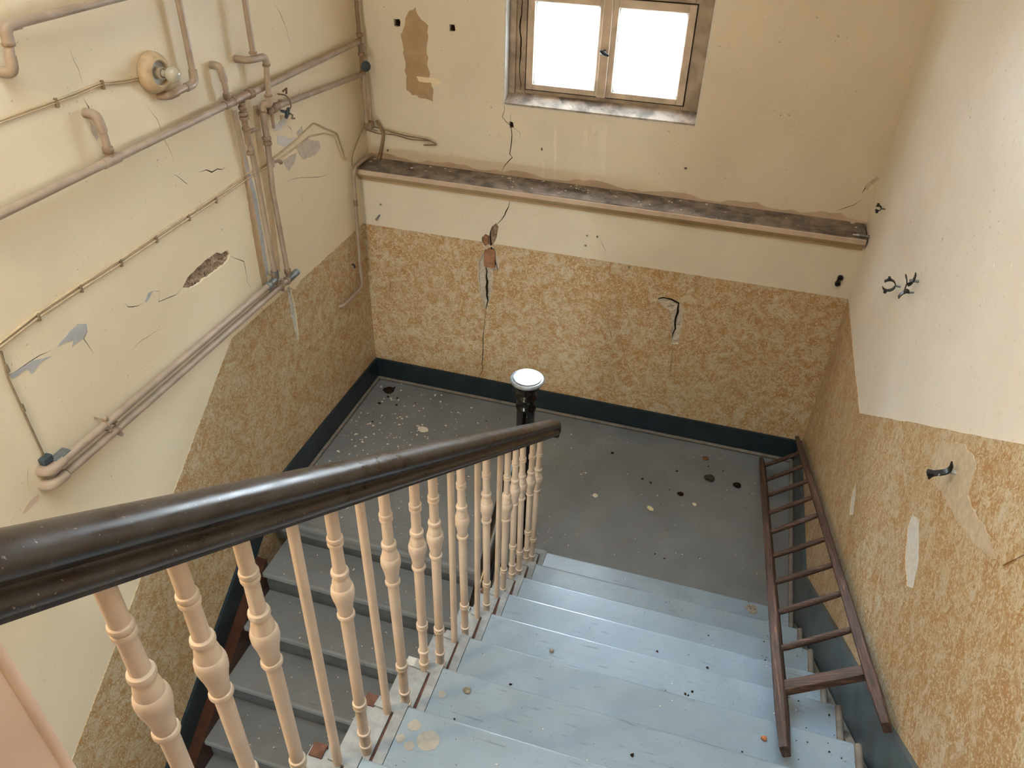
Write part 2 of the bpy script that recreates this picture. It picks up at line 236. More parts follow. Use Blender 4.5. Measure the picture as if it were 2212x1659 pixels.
def wood(sc=(24, .9, 24), rot=(math.radians(22.4), 0, 0)):
    t = NT('weathered_dark_ladder_wood', .6, .3)
    r1 = t.n('ShaderNodeMapping'); r1.inputs['Rotation'].default_value = rot; t.l(t.tc.outputs['Object'], r1.inputs['Vector'])
    r2 = t.n('ShaderNodeMapping'); r2.inputs['Scale'].default_value = sc; t.l(r1.outputs[0], r2.inputs['Vector']); v = r2.outputs[0]
    c = t.ramp(t.noise(3, 6, 1.2, .65, v), [(.28, (.022, .013, .011)), (.48, (.062, .036, .028)), (.60, (.11, .062, .045)), (.70, (.30, .145, .07))])
    c = t.mix(t.ramp(t.noise(5, 3), [(.62, g(0)), (.8, g(.55))]), c, (.16, .13, .12, 1))
    t.col(c); t.bump(t.noise(6, 5, 1, .6, v), .35, .004); return t.m
M['ladder'] = wood(); M['ladder_r'] = wood((1.6, 26, 26), (0, math.radians(30), 0))
M['winframe'] = simple('dirty_beige_window_paint', (.60, .49, .38), .5, .3, 0, .35, 9, .1)
M['winframe_d'] = simple('grimy_window_frame_paint', (.42, .33, .25), .6, .3, 0, .5, 9, .15)
M['crackm'] = simple('black_gap', (.030, .020, .014), 1, 0)
def sillm(name, c, cl):
    t = NT(name, .7, .25)
    a = t.mix(t.ramp(t.noise(10, 5, .4), [(.36, g(0)), (.62, g(1))]), c, tuple(v * .36 for v in c[:3]) + (1,))
    a = t.mix(t.ramp(t.noise(70, 3), [(.63, g(0)), (.70, g(.7))]), a, cl)
    t.col(a); t.bump(t.noise(60, 4), .3, .004); return t.m
M['sill'] = sillm('sooty_window_sill', (.50, .43, .37, 1), (.10, .07, .05, 1))
M['ledge'] = sillm('dusty_grey_brown_ledge', (.27, .225, .19, 1), (.34, .28, .20, 1))
M['fascia'] = simple('pinkish_cornice_paint', (.60, .47, .37), .55, .3, 0, .25, 6, .1)
M['fascia_d'] = simple('ochre_cornice_cove_paint', (.48, .36, .21), .6, .3, 0, .25, 6, .1)
M['porcelain'] = simple('yellowed_lamp_ring', (.56, .42, .26), .4, .4, 0, .3, 22, .05)
M['lampin'] = simple('tarnished_lamp_fitting', (.09, .075, .055), .35, .5, .4, .4, 25)
M['socket'] = simple('ceramic_lamp_socket', (.48, .40, .28), .4, .4, 0, .3, 25)
def bulbm():
    t = NT('frosted_bulb_glass', .12, .5); t.col((.42, .40, .33, 1)); return t.m
M['bulb'] = bulbm()
def glow(name, col, s):
    m_ = bpy.data.materials.new(name); m_.use_nodes = True; b = m_.node_tree.nodes['Principled BSDF']; b.inputs['Base Color'].default_value = (.8, .8, .8, 1); b.inputs['Emission Color'].default_value = col + (1,); b.inputs['Emission Strength'].default_value = s; return m_
def glass(name, col, dust=0.0):
    m_ = bpy.data.materials.new(name); m_.use_nodes = True; t = m_.node_tree; t.nodes.clear()
    o = t.nodes.new('ShaderNodeOutputMaterial'); a = t.nodes.new('ShaderNodeBsdfTransparent'); b = t.nodes.new('ShaderNodeBsdfGlossy'); x = t.nodes.new('ShaderNodeMixShader'); f = t.nodes.new('ShaderNodeFresnel')
    a.inputs[0].default_value = col; b.inputs['Roughness'].default_value = .03; f.inputs[0].default_value = 1.45
    t.links.new(f.outputs[0], x.inputs[0]); t.links.new(a.outputs[0], x.inputs[1]); t.links.new(b.outputs[0], x.inputs[2]); t.links.new(x.outputs[0], o.inputs[0])
    if dust > 0:                                             # dusty pane: part of the daylight is scattered
        d = t.nodes.new('ShaderNodeBsdfTranslucent'); d.inputs[0].default_value = (.92, .94, .93, 1); y = t.nodes.new('ShaderNodeMixShader'); y.inputs[0].default_value = dust
        t.links.new(x.outputs[0], y.inputs[1]); t.links.new(d.outputs[0], y.inputs[2]); t.links.new(y.outputs[0], o.inputs[0])
    return m_
M['glass'] = glass('window_glass', (.93, .96, .98, 1), .22)
M['glass_d'] = glass('dimmed_roof_fill_glass', (.225, .235, .23, 1))      # tint dims the added roof light; two faces leave about a twentieth
M['flake'] = simple('pale_paint_flake', (.74, .66, .54), .8, .2, 0, .2, 40)
M['flake_y'] = simple('yellow_paint_flake', (.72, .64, .36), .8, .2, 0, .2, 40)
M['clump'] = simple('dark_brown_clump', (.028, .014, .010), .9, .1, 0, .5, 60, .6)
M['clump_g'] = simple('grey_brown_clump', (.075, .06, .045), .95, .1, 0, .5, 90, .8)
M['clump_o'] = simple('orange_brown_clump', (.24, .10, .045), .95, .1, 0, .5, 90, .8)
M['orange'] = simple('orange_brick_crumb', (.62, .22, .10), .9, .1, 0, .2, 60, .4)
M['moss'] = simple('grey_tan_fluff', (.38, .33, .26), .95, .1, 0, .5, 60, .6)
M['spot'] = simple('tan_ring_stain', (.38, .355, .31), .35, .4, 0, .2, 60)
M['glass_m'] = glass('dimmed_lower_fill_glass', (.36, .36, .34, 1))  # tint sets how much the added lower window lets in
M['facade'] = simple('pale_rendered_facade', (.86, .85, .83), .9, .1, 0, .12, 3)
M['ground'] = simple('courtyard_ground', (.6, .6, .58), .9, .1, 0, .15, 3)

# ------------------------------------------------------------------ helpers
def wloc(p):
    v = Vector((0, 0, 0))
    while p is not None: v += p.location; p = p.parent
    return v
def obj(name, bm, mat, parent=None, smooth=False, sharp=48):
    me = bpy.data.meshes.new(name)
    if parent is not None: bmesh.ops.translate(bm, verts=bm.verts, vec=-wloc(parent))
    bm.normal_update(); bm.to_mesh(me); bm.free()
    for x in (mat if isinstance(mat, (list, tuple)) else [mat]): me.materials.append(M[x] if isinstance(x, str) else x)
    if smooth:
        for p in me.polygons: p.use_smooth = True
        try: me.set_sharp_from_angle(angle=math.radians(sharp))
        except Exception: pass
    o = bpy.data.objects.new(name, me); COL.objects.link(o)
    if parent is not None: o.parent = parent
    return o
def thing(name, label, cat, loc=(0, 0, 0), group=None):
    o = bpy.data.objects.new(name, None); COL.objects.link(o); o.location = loc; o.empty_display_size = .05
    return tag(o, label, cat, group)
def tag(o, label, cat, group=None):
    o['label'] = label; o['category'] = cat
    if group: o['group'] = group
    return o
def struct(o): o['kind'] = 'structure'; return o
def box(bm, x0, x1, y0, y1, z0, z1, bev=0.0, mi=0):
    r = bmesh.ops.create_cube(bm, size=1); vs = r['verts']
    for v in vs: v.co = Vector((x0 + (v.co.x + .5) * (x1 - x0), y0 + (v.co.y + .5) * (y1 - y0), z0 + (v.co.z + .5) * (z1 - z0)))
    fs = {f for v in vs for f in v.link_faces}
    for f in fs: f.material_index = mi
    if bev > 0: bmesh.ops.bevel(bm, geom=list({e for v in vs for e in v.link_edges}), offset=bev, segments=2, affect='EDGES', profile=.5, clamp_overlap=True)
    return bm
def B(): return bmesh.new()
def loft(bm, rings, cap=True, closed=True, mi=0):
    vr = [[bm.verts.new(p) for p in r] for r in rings]; n = len(rings[0])
    for a, b in zip(vr, vr[1:]):
        for i in range(n if closed else n - 1):
            f = bm.faces.new((a[i], a[(i + 1) % n], b[(i + 1) % n], b[i])); f.material_index = mi
    if cap and closed:
        for r in (vr[0][::-1], vr[-1]):
            f = bm.faces.new(r); f.material_index = mi
    bmesh.ops.recalc_face_normals(bm, faces=bm.faces[:])
    return bm
def frame_for(d, up=Vector((0, 0, 1))):
    d = d.normalized()
    if abs(d.dot(up)) > .97: up = Vector((1, 0, 0))
    u = d.cross(up).normalized(); v = u.cross(d).normalized(); return u, v
def fillet(pts, r, seg=5):
    pts = [Vector(p) for p in pts]; out = [pts[0]]
    for a, b, c in zip(pts, pts[1:], pts[2:]):
        d1 = (a - b); d2 = (c - b); k = min(r, d1.length * .49, d2.length * .49)
        p, q = b + d1.normalized() * k, b + d2.normalized() * k
        for i in range(seg + 1):
            t = i / seg; out.append((1 - t) ** 2 * p + 2 * t * (1 - t) * b + t * t * q)
    out.append(pts[-1]); return out
def tube(bm, pts, r, n=12, rad=0.0, mi=0, cap=True):
    pts = fillet(pts, rad) if rad > 0 else [Vector(p) for p in pts]
    rings = []; u = None
    for i, p in enumerate(pts):
        d = (pts[min(i + 1, len(pts) - 1)] - pts[max(i - 1, 0)])
        if d.length < 1e-9: d = Vector((0, 0, 1))
        d.normalize()
        if u is None: u, v = frame_for(d)
        u = (u - d * u.dot(d)).normalized(); v = d.cross(u)
        rr = r[i] if isinstance(r, (list, tuple)) else r
        rings.append([p + (u * math.cos(2 * math.pi * k / n) + v * math.sin(2 * math.pi * k / n)) * rr for k in range(n)])
    return loft(bm, rings, cap, True, mi)
def lathe(bm, prof, base=(0, 0, 0), axis=(0, 0, 1), n=20, mi=0):
    base = Vector(base); ax = Vector(axis).normalized(); u, v = frame_for(ax)
    rings = [[base + ax * h + (u * math.cos(2 * math.pi * k / n) + v * math.sin(2 * math.pi * k / n)) * max(r, 1e-4) for k in range(n)] for r, h in prof]
    return loft(bm, rings, True, True, mi)
def extrude_poly(bm, pts, vec, mi=0):
    """solid prism from a 3D polygon"""
    vec = Vector(vec); a = [Vector(p) for p in pts]
    return loft(bm, [a, [p + vec for p in a]], True, True, mi)
def inside(p, poly):
    x, y = p; c = False; n = len(poly)
    for i in range(n):
        x1, y1 = poly[i]; x2, y2 = poly[i - 1]
        if (y1 > y) != (y2 > y) and x < (x2 - x1) * (y - y1) / (y2 - y1) + x1: c = not c
    return c
def cdt(outer, holes):
    vs = []; ed = []
    for poly in [outer] + holes:
        s = len(vs); vs += [Vector(p) for p in poly]; n = len(poly); ed += [(s + i, s + (i + 1) % n) for i in range(n)]
    ov, oe, of, *_ = delaunay_2d_cdt(vs, ed, [], 0, 1e-5)
    tr = []
    for f in of:
        c = sum((ov[i] for i in f), Vector((0, 0))) / len(f)
        if inside(c, outer) and not any(inside(c, h) for h in holes): tr.append(f)
    return ov, tr
PL = {'left': (lambda a, b, o: Vector((o, a, b))), 'right': (lambda a, b, o: Vector((W - o, a, b))), 'back': (lambda a, b, o: Vector((a, -o, b))), 'up': (lambda a, b, o: Vector((a, BU - o, b))), 'rear': (lambda a, b, o: Vector((a, -6.5 + o, b)))}
BU = 0.17
def panel(bm, plane, outer, holes=(), off=0.0, depth=.02, mi=0):
    """sheet of wall finish standing off a wall plane, with real openings cut through its thickness"""
    P = PL[plane]; ov, tr = cdt(list(outer), [list(h) for h in holes])
    fv = [bm.verts.new(P(v.x, v.y, off)) for v in ov]; fs = []
    for f in tr:
        try: fs.append(bm.faces.new([fv[i] for i in f]))
        except ValueError: pass
    nrm = P(0, 0, 1) - P(0, 0, 0)
    for f in fs:
        f.normal_update(); f.material_index = mi
        if f.normal.dot(nrm) < 0: f.normal_flip()
    be = {}
    for f in fs:
        for e in f.edges: be[e] = be.get(e, 0) + 1
    be = [e for e, c in be.items() if c == 1]
    r = bmesh.ops.extrude_edge_only(bm, edges=be)
    for v in [x for x in r['geom'] if isinstance(x, bmesh.types.BMVert)]: v.co -= nrm * depth
    for f in [x for x in r['geom'] if isinstance(x, bmesh.types.BMFace)]: f.material_index = mi
    for v in [v for v in fv if not v.link_faces]: bm.verts.remove(v)
    return bm
def ribbon(pts, w, jit=.25):
    """a crack: long thin polygon around a polyline"""
    pts = [Vector(p) for p in pts]; fine = []
    for a, b in zip(pts, pts[1:]):
        n = max(1, int((b - a).length / .03))
        for i in range(n):
            p = a.lerp(b, i / n); d = (b - a).normalized(); fine.append(p + Vector((-d.y, d.x)) * random.uniform(-1, 1) * w * (.8 if i else 0))
    fine.append(pts[-1]); L, Rr = [], []; n = len(fine)
    for i, p in enumerate(fine):
        d = (fine[min(i + 1, n - 1)] - fine[max(i - 1, 0)]).normalized(); q = Vector((-d.y, d.x))
        k = w * .5 * min(1, .25 + 2.2 * min(i, n - 1 - i) / n) * random.uniform(1 - jit, 1 + jit)
        L.append(p + q * k); Rr.append(p - q * k)
    return [tuple(p) for p in L + Rr[::-1]]
def rough_poly(poly, amt=.004, step=.02):
    out = []
    for i, a in enumerate(poly):
        a = Vector(a); b = Vector(poly[(i + 1) % len(poly)]); n = max(1, int((b - a).length / step))
        for k in range(n):
            p = a.lerp(b, k / n); out.append((p.x + random.uniform(-amt, amt) * (k > 0), p.y + random.uniform(-amt, amt) * (k > 0)))
    return out
def grow(poly, d):
    c = sum((Vector(p) for p in poly), Vector((0, 0))) / len(poly)
    return [tuple(Vector(p) + (Vector(p) - c).normalized() * d) for p in poly]
PXM = .0025
def rubble(plane, poly, off, amp, mat, name, parent, step=.012):
    """broken surface at the bottom of a hole"""
    P = PL[plane]; xs = [p[0] for p in poly]; ys = [p[1] for p in poly]; pts = list(poly); bm = B()
    x = min(xs)
    while x < max(xs):
        y = min(ys)
        while y < max(ys):
            q = (x + random.uniform(-.4, .4) * step, y + random.uniform(-.4, .4) * step)
            if inside(q, poly): pts.append(q)
            y += step
        x += step
    n0 = len(poly); ov, oe, of, *_ = delaunay_2d_cdt([Vector(p) for p in pts], [(i, (i + 1) % n0) for i in range(n0)], [], 0, 1e-5)
    vs = [bm.verts.new(P(v.x, v.y, off + random.uniform(-amp, amp))) for v in ov]; nrm = P(0, 0, 1) - P(0, 0, 0)
    for f in of:
        c = sum((ov[i] for i in f), Vector((0, 0))) / len(f)
        if inside(c, poly):
            F = bm.faces.new([vs[i] for i in f]); F.normal_update()
            if F.normal.dot(nrm) < 0: F.normal_flip()
    for v in [v for v in vs if not v.link_faces]: bm.verts.remove(v)
    return obj(name, bm, mat, parent)
def patch(plane, poly, mat, name, parent, off=.0004, th=.0012, amt=.003):
    return obj(name, panel(B(), plane, rough_poly(poly, amt), [], off + th, th + .0002), mat, parent)
# ------------------------------------------------------------------ the stairwell shell
ZT, YB = 5.0, -6.5
LEDGE = 1.68
# left wall
Lc = [ribbon(p, w_ * PXM) for w_, p in D['Lcrack']]
Lh = [rough_poly(h, .003) for h in D['Lhole']]
LWh = [rough_poly(h, .002) for h in D['LWhole']]
LWc = [ribbon(p, w_ * PXM) for w_, p in D['LWcrack']]
bm = panel(B(), 'left', [(YB, -2.5), (BU + .1, -2.5), (BU + .1, ZT), (YB, ZT)], Lc + Lh + LWh + LWc, 0, .016)
panel(bm, 'left', [(YB, -2.5), (BU + .1, -2.5), (BU + .1, ZT), (YB, ZT)], [], -.0165, .10, 1)
wl = struct(obj('wall_left', bm, ['cream', 'void']))
def cracks(plane, items, off, parent):
    for w_, poly in items: obj('crack', panel(B(), plane, poly, [], off, .003), 'crackm', parent)
cracks('left', [(0, p) for p in Lc], -.0015, wl); cracks('left', [(0, p) for p in LWc], .0008, wl)
rubble('left', grow(Lh[0], .004), -.012, .006, 'mortar', 'exposed_mortar', wl)
rubble('left', grow(LWh[0], .003), -.010, .004, 'whitepl', 'exposed_gypsum', wl, .008)
for p in D['Lpatch']: patch('left', p, 'bare', 'bare_patch', wl)
for p in D['Lgrey']: patch('left', p, 'grey_pl', 'bare_patch', wl)
for p in D['Lwhite']: patch('left', p, 'whitepl', 'bare_patch', wl)
for p in D['Ltan']: patch('left', p, 'tan', 'old_paint_strip', wl, .0004, .0008)
for p in D['Lblue']: patch('left', p, 'bare', 'old_paint_strip', wl, .0006, .0008)
for p in D['Lstain']: patch('left', p, 'post', 'old_paint_strip', wl, .0002, .0004)
SL = R_ / G_
HW = 1.276
wpL = [(BU * 0, HW), (-.85, HW - .006), (-.93, HW - .03), (-.97, HW + .01), (-1.565, HW + .015), (-4.4, HW + .015 - 2.835 * .745), (-6.4, -.84), (-6.4, -2.3), (-4.4, -2.3), (0, -2.3)]
obj('wallpaper', panel(B(), 'left', wpL, [grow(h, .004) for h in LWh] + [ribbon(p, w_ * PXM) for w_, p in D['LWcrack']], .003, .003), 'paper', wl)
# back wall, lower part with the ledge
Bc = [ribbon(p, w_ * PXM) for w_, p in D['Bcrack']]
Bh = [rough_poly(h, .003) for h in D['Bhole']]
pegs = []
for (x, z) in D['Bpeg']:
    pegs.append([(x + .009 * math.cos(k) * random.uniform(.6, 1.1), z + .009 * math.sin(k) * random.uniform(.6, 1.1)) for k in [i * .9 for i in range(7)]])
bm = panel(B(), 'back', [(-.05, -2.5), (W + .05, -2.5), (W + .05, LEDGE - .02), (-.05, LEDGE - .02)], Bc + Bh + pegs, 0, .03)
panel(bm, 'back', [(-.05, -2.5), (W + .05, -2.5), (W + .05, LEDGE - .02), (-.05, LEDGE - .02)], [], -.031, .3, 1)
wb = struct(obj('wall_back', bm, ['cream_up', 'void']))
obj('wallpaper', panel(B(), 'back', [(0, -.1), (W, -.1), (W, HW), (0, HW)], Bc + [grow(h, .004) for h in Bh] + pegs[3:4], .003, .003), 'paper', wb)
for p in Bc: cracks('back', [(0, p)], -.0012 if min(q[1] for q in p) > HW else .0012, wb)
Bhc = [ribbon(p, w_ * PXM) for w_, p in D['Bhc']]
for k, h in enumerate(Bh):
    rubble('back', grow(h, .003), (-.016, -.014, -.008)[k], (.006, .005, .004)[k], ('mortar', 'grey_pl', 'grey_pl')[k], 'exposed_mortar', wb)
for k, p in enumerate(Bhc):
    obj('deep_crack', panel(B(), 'back', p, [], (-.004, -.006, -.002)[k], .004), 'crackm', wb)
bx = [(1.0685 - .12, 1.12), (1.0, 1.2)]
def bbox(poly): return min(p[0] for p in poly), max(p[0] for p in poly), min(p[1] for p in poly), max(p[1] for p in poly)
x0, x1, z0, z1 = bbox(D['Bhole'][1])
obj('brick', box(B(), x0 + .035, x1 - .03, -.001, .028, z1 - .155, z1 - .02, .006), 'brick', wb)
x0, x1, z0, z1 = bbox(D['Bhole'][0])
obj('brick', box(B(), x0 + .008, x0 + .045, -.002, .028, z0 + .01, z0 + .075, .006), 'brick', wb)
# upper back wall, set back behind the ledge, with the window opening
Uc = [ribbon(p, w_ * PXM) for w_, p in D['Ucrack']]
Uh = [rough_poly(h, .002) for h in D['Uhole']]
for (x, z), s in zip(list(D['Usock']) + list(D['Upeg']), (.024, .020, .010, .008, .009)):
    Uh.append([(x + s * cx * random.uniform(.8, 1.1), z + s * cz * random.uniform(.8, 1.1)) for cx, cz in ((-1, -.9), (0, -1), (.9, -.8), (1, .2), (.8, 1), (-.2, .8), (-1, .9), (-.9, 0))])
win = [(WX0, WZ0), (WX1, WZ0), (WX1, WZ1), (WX0, WZ1)]; winB = [(WX0 - .02, WZ0 - .02), (WX1 + .02, WZ0 - .02), (WX1 + .02, WZ1 + .02), (WX0 - .02, WZ1 + .02)]
outU = [(-.05, LEDGE - .06), (W + .05, LEDGE - .06), (W + .05, ZT), (-.05, ZT)]
bm = panel(B(), 'up', outU, Uc + Uh + [[(x + (-.003 if x < 1.5 else .003), z + (-.003 if z < 2.5 else .003)) for x, z in win]], 0, .025)
panel(bm, 'up', outU, [winB], -.026, .15, 1)
wu = obj('upper_wall', bm, ['cream_up', 'void'], wb)
cracks('up', [(0, p) for p in Uc], -.0015, wu)
obj('window_reveal', panel(B(), 'up', [(WX0 - .012, WZ0 - .012), (WX1 + .012, WZ0 - .012), (WX1 + .012, WZ1 + .012), (WX0 - .012, WZ1 + .012)], [win], .0015, .176), 'whitepl', wu)
for k, p in enumerate(D['Upatch']): patch('up', p, 'tan_up' if k == 0 else 'cream', 'bare_patch', wu, .0004 + .0012 * k, .0008, .008)
for p in D['Ugrey']: patch('up', p, 'grey_pl', 'bare_patch', wu)
for p in D['Ustain']: patch('up', p, 'stain', 'run_mark', wu, .0003, .0004, .0008)
# right wall
Rc = [ribbon(p, w_ * PXM) for w_, p in D['Rcrack']]
bm = panel(B(), 'right', [(YB, -2.5), (BU + .1, -2.5), (BU + .1, ZT), (YB, ZT)], [], 0, .12)
wr = struct(obj('wall_right', bm, 'cream_r'))
wpR = []; kp = [(0, HW), (-1.135, 1.257), (-1.993, 1.844), (-2.656, 2.292), (-4.05, 3.245)]
for a_, b_ in zip(kp, kp[1:]):
    for k_ in range(10): wpR.append((a_[0] + (b_[0] - a_[0]) * k_ / 10, a_[1] + (b_[1] - a_[1]) * k_ / 10 + random.uniform(-.0025, .0025) * (k_ > 0)))
wpR += [(-4.05, 3.245), (-6.4, 3.245), (-6.4, -2.3), (0, -2.3)]
Rp = [rough_poly(p, .004, .03) for p in D['Rpatch']]
obj('wallpaper', panel(B(), 'right', wpR, Rp + Rc, .003, .003), 'paper', wr)
for p in Rp: patch('right', grow(p, .006), 'whitepl', 'bare_patch', wr, .0002, .0006, .001)
cracks('right', [(0, p) for p in Rc], .0008, wr)
patch('right', D['Rtorn'], 'paper_f', 'torn_paper', wr, .0032, .0012, .006)
obj('wallpaper_flap', panel(B(), 'right', rough_poly(D['Rtear'], .002, .03), [], .0065, .003), 'paper', wr)
for (y, z) in D['Rflk']:
    for q in range(4):
        yy, zz = y + random.gauss(0, .10), z + random.gauss(0, .12); s = random.uniform(.004, .011)
        if zz < HW + .35: continue
        po = [(yy + s * random.uniform(.5, 1) * math.cos(a), zz + s * random.uniform(.5, 1.4) * math.sin(a)) for a in (0, 1, 2, 3, 4.2, 5.2)]
        patch('right', po, 'cream_r', 'blistered_paint', wr, .0, random.uniform(.0006, .0016), .001)
# rear wall, ceiling, floors
struct(obj('wall_rear', panel(B(), 'rear', [(-.1, -2.5), (W + .1, -2.5), (W + .1, ZT + .3), (-.1, ZT + .3)], [[(.25, -1.4), (1.35, -1.4), (1.35, -.3), (.25, -.3)]], 0, .12), 'cream'))
w3 = struct(obj('window_lower_fill', box(B(), .78, .82, YB - .09, YB - .05, -1.4, -.3), 'winframe'))  # added window, out of view, to brighten the lower left wall
for x_ in (.25, .82): obj('pane', box(B(), x_, x_ + (.53), YB - .075, YB - .071, -1.4, -.3), 'glass_m', w3)
bm = B(); X0, X1, Q0, Q1 = SKY
for a in ((-.1, X0, YB, .6), (X1, W + .1, YB, .6), (X0, X1, YB, Q0), (X0, X1, Q1, .6)): box(bm, a[0], a[1], a[2], a[3], ZT, ZT + .3)
ce = struct(obj('ceiling', bm, 'white'))
bm = B()
for k in range(5): box(bm, X0 + (X1 - X0) * k / 4 - .02, X0 + (X1 - X0) * k / 4 + .02, Q0, Q1, ZT + .2, ZT + .26)
w2 = struct(obj('window_roof_fill', bm, 'winframe'))  # added roof light, never in view, gives soft fill
for k in range(4): obj('pane', box(B(), X0 + (X1 - X0) * k / 4, X0 + (X1 - X0) * (k + 1) / 4, Q0, Q1, ZT + .262, ZT + .266), 'glass_d', w2)
H2 = (.9, -5.2, 1.0)  # added fill lamp, unseen, lifts the lower left wall
h2 = thing('pendant_lamp', 'added unseen fill lamp in the lower hall below the upper floor', 'lamp', H2)
obj('flex', tube(B(), [(H2[0], H2[1], H2[2] + .18), (H2[0], H2[1], 1.84)], .004, 6), 'cable_d', h2); obj('socket', lathe(B(), [(.012, .2), (.02, .19), (.02, .065), (.015, .055)], H2, (0, 0, 1), 12), 'socket', h2, True)
obj('globe', lathe(B(), [(.06 * math.cos(a), .06 * math.sin(a)) for a in [-1.57 + k * .314 for k in range(11)]], H2, (0, 0, 1), 16), glow('lower_fill_globe', *LOWER_FILL), h2, True)
hl = thing('pendant_lamp', 'bare hanging bulb lamp in the upper hall behind the camera', 'lamp', HALL)
obj('flex', tube(B(), [(HALL[0], HALL[1], HALL[2] + .18), (HALL[0], HALL[1], ZT)], .004, 6), 'cable_d', hl); obj('socket', lathe(B(), [(.012, .2), (.02, .19), (.02, .065), (.015, .055)], HALL, (0, 0, 1), 12), 'socket', hl, True)
obj('globe', lathe(B(), [(.06 * math.cos(a), .06 * math.sin(a)) for a in [-1.57 + k * .314 for k in range(11)]], HALL, (0, 0, 1), 16), glow('lit_hall_globe', *HALL_GLOW), hl, True)
bm = B(); box(bm, .0, 1.475, -1.575, .0, -.12, -.0); box(bm, 1.475, W, -1.50, .0, -.12, -.0)
fl = struct(obj('floor', bm, 'floor'))
obj('landing_nosing', box(B(), .02, 1.475, -1.606, -1.57, -.042, .001, .010), 'tread_lo', fl)
obj('landing_riser', box(B(), .02, 1.475, -1.574, -1.555, -.19, -.042), 'riser', fl)
struct(obj('floor_upper', box(B(), 0, W, YB, -4.36, 2.0405 - .2, 2.0405), 'floor'))
struct(obj('floor_lower', box(B(), 0, W, YB, 0, -2.5, -2.04), 'floor'))
# ledge with its cornice
def extrude_x(prof, x0, x1, mi=0, bm=None):
    bm = bm or B(); return loft(bm, [[Vector((x, y, z)) for y, z in prof] for x in (x0, x1)], True, True, mi)
led = struct(obj('trim_1', extrude_x([(BU, LEDGE - .03), (BU, LEDGE + .004), (.0, LEDGE + .002), (-.048, LEDGE), (-.052, LEDGE - .004), (-.052, LEDGE - .010), (-.02, LEDGE - .03)], .0, W - .012), 'ledge'))
obj('fascia', extrude_x([(-.052, LEDGE - .004), (-.055, LEDGE - .008), (-.055, LEDGE - .034), (-.045, LEDGE - .038), (0, LEDGE - .038), (0, LEDGE - .004)], .0, W - .012), 'fascia', led)
obj('cove', extrude_x([(-.040, LEDGE - .038), (-.030, LEDGE - .056), (-.014, LEDGE - .072), (-.010, LEDGE - .075), (-.010, LEDGE - .088), (0, LEDGE - .090), (0, LEDGE - .038)], .0, W - .012), 'fascia_d', led)
rag = [(0, LEDGE + .002)] + [(W * i / 60, LEDGE + .028 + random.uniform(-.008, .010) + .012 * math.sin(i * .7)) for i in range(61)] + [(W, LEDGE + .002)]
obj('ragged_upstand', panel(B(), 'up', rag, [], .004, .004), 'fascia', led)
# skirting boards
def skirt(name, plane, poly, mat, th=.02, bead=None):
    o = struct(obj(name, panel(B(), plane, poly, [], th, th), mat)); return o
skl = skirt('baseboard_left', 'left', [(0, 0), (0, .178), (-.86, .19), (-1.63, .19), (-4.3, .19 - 2.67 * SL), (-4.3, -.02 - 2.67 * SL), (-1.70, -.06), (-1.62, 0)], 'skirt')
skb = skirt('baseboard_back', 'back', [(0, 0), (W, 0), (W, .178), (0, .178)], 'skirt')
skr = skirt('baseboard_right', 'right', [(0, 0), (0, .178), (-1.28, .245), (-2.02, .745), (-2.71, 1.19), (-4.3, 1.19 + 1.59 * .70), (-4.3, .9 + 1.59 * .70), (-1.5, .0)], 'skirt_st', .022)
bm = B(); tube(bm, [(.028, -.03, .012), (.028, -1.57, .012)], .013, 8); obj('quarter_round', bm, 'bead', skl, True)
bm = B(); tube(bm, [(.03, -.028, .012), (W - .03, -.028, .012)], .013, 8); obj('quarter_round', bm, 'bead', skb, True)
bm = B(); tube(bm, [(W - .034, -.04, .014), (W - .034, -1.47, .014)], .015, 8); obj('quarter_round', bm, 'bead', skr, True)

# ------------------------------------------------------------------ window
wz0, wz1 = WZ0 + .045, WZ1 - .002
FY = .25
bm = B()
def frect(bm, x0, x1, z0, z1, t, y0, y1, bev=.004, tl=None, tb=None):
    tl = tl or t; tb = tb or t
    box(bm, x0, x0 + tl, y0, y1, z0, z1, bev); box(bm, x1 - tl, x1, y0, y1, z0, z1, bev)
    box(bm, x0 + tl, x1 - tl, y0 + .001, y1, z1 - t, z1, bev); box(bm, x0 + tl, x1 - tl, y0 + .001, y1, z0, z0 + tb, bev)
frect(bm, WX0 + .002, WX1 - .002, wz0, wz1, .118, FY + .004, FY + .07, .004, .100, .035)
wn = struct(obj('window_1', bm, 'winframe_d'))
obj('frame_gap', panel(B(), 'up', ribbon([(WX0 + .072, wz0 + .02), (WX0 + .070, 2.4), (WX0 + .062, 2.52), (WX0 + .066, 2.75), (WX0 + .062, 2.83)], .008), [], -.0825, .001), 'crackm', wn)
obj('frame_strip', box(B(), WX0 + .002, WX0 + .042, FY - .012, FY + .02, wz0, wz1, .003), 'winframe_d', wn)
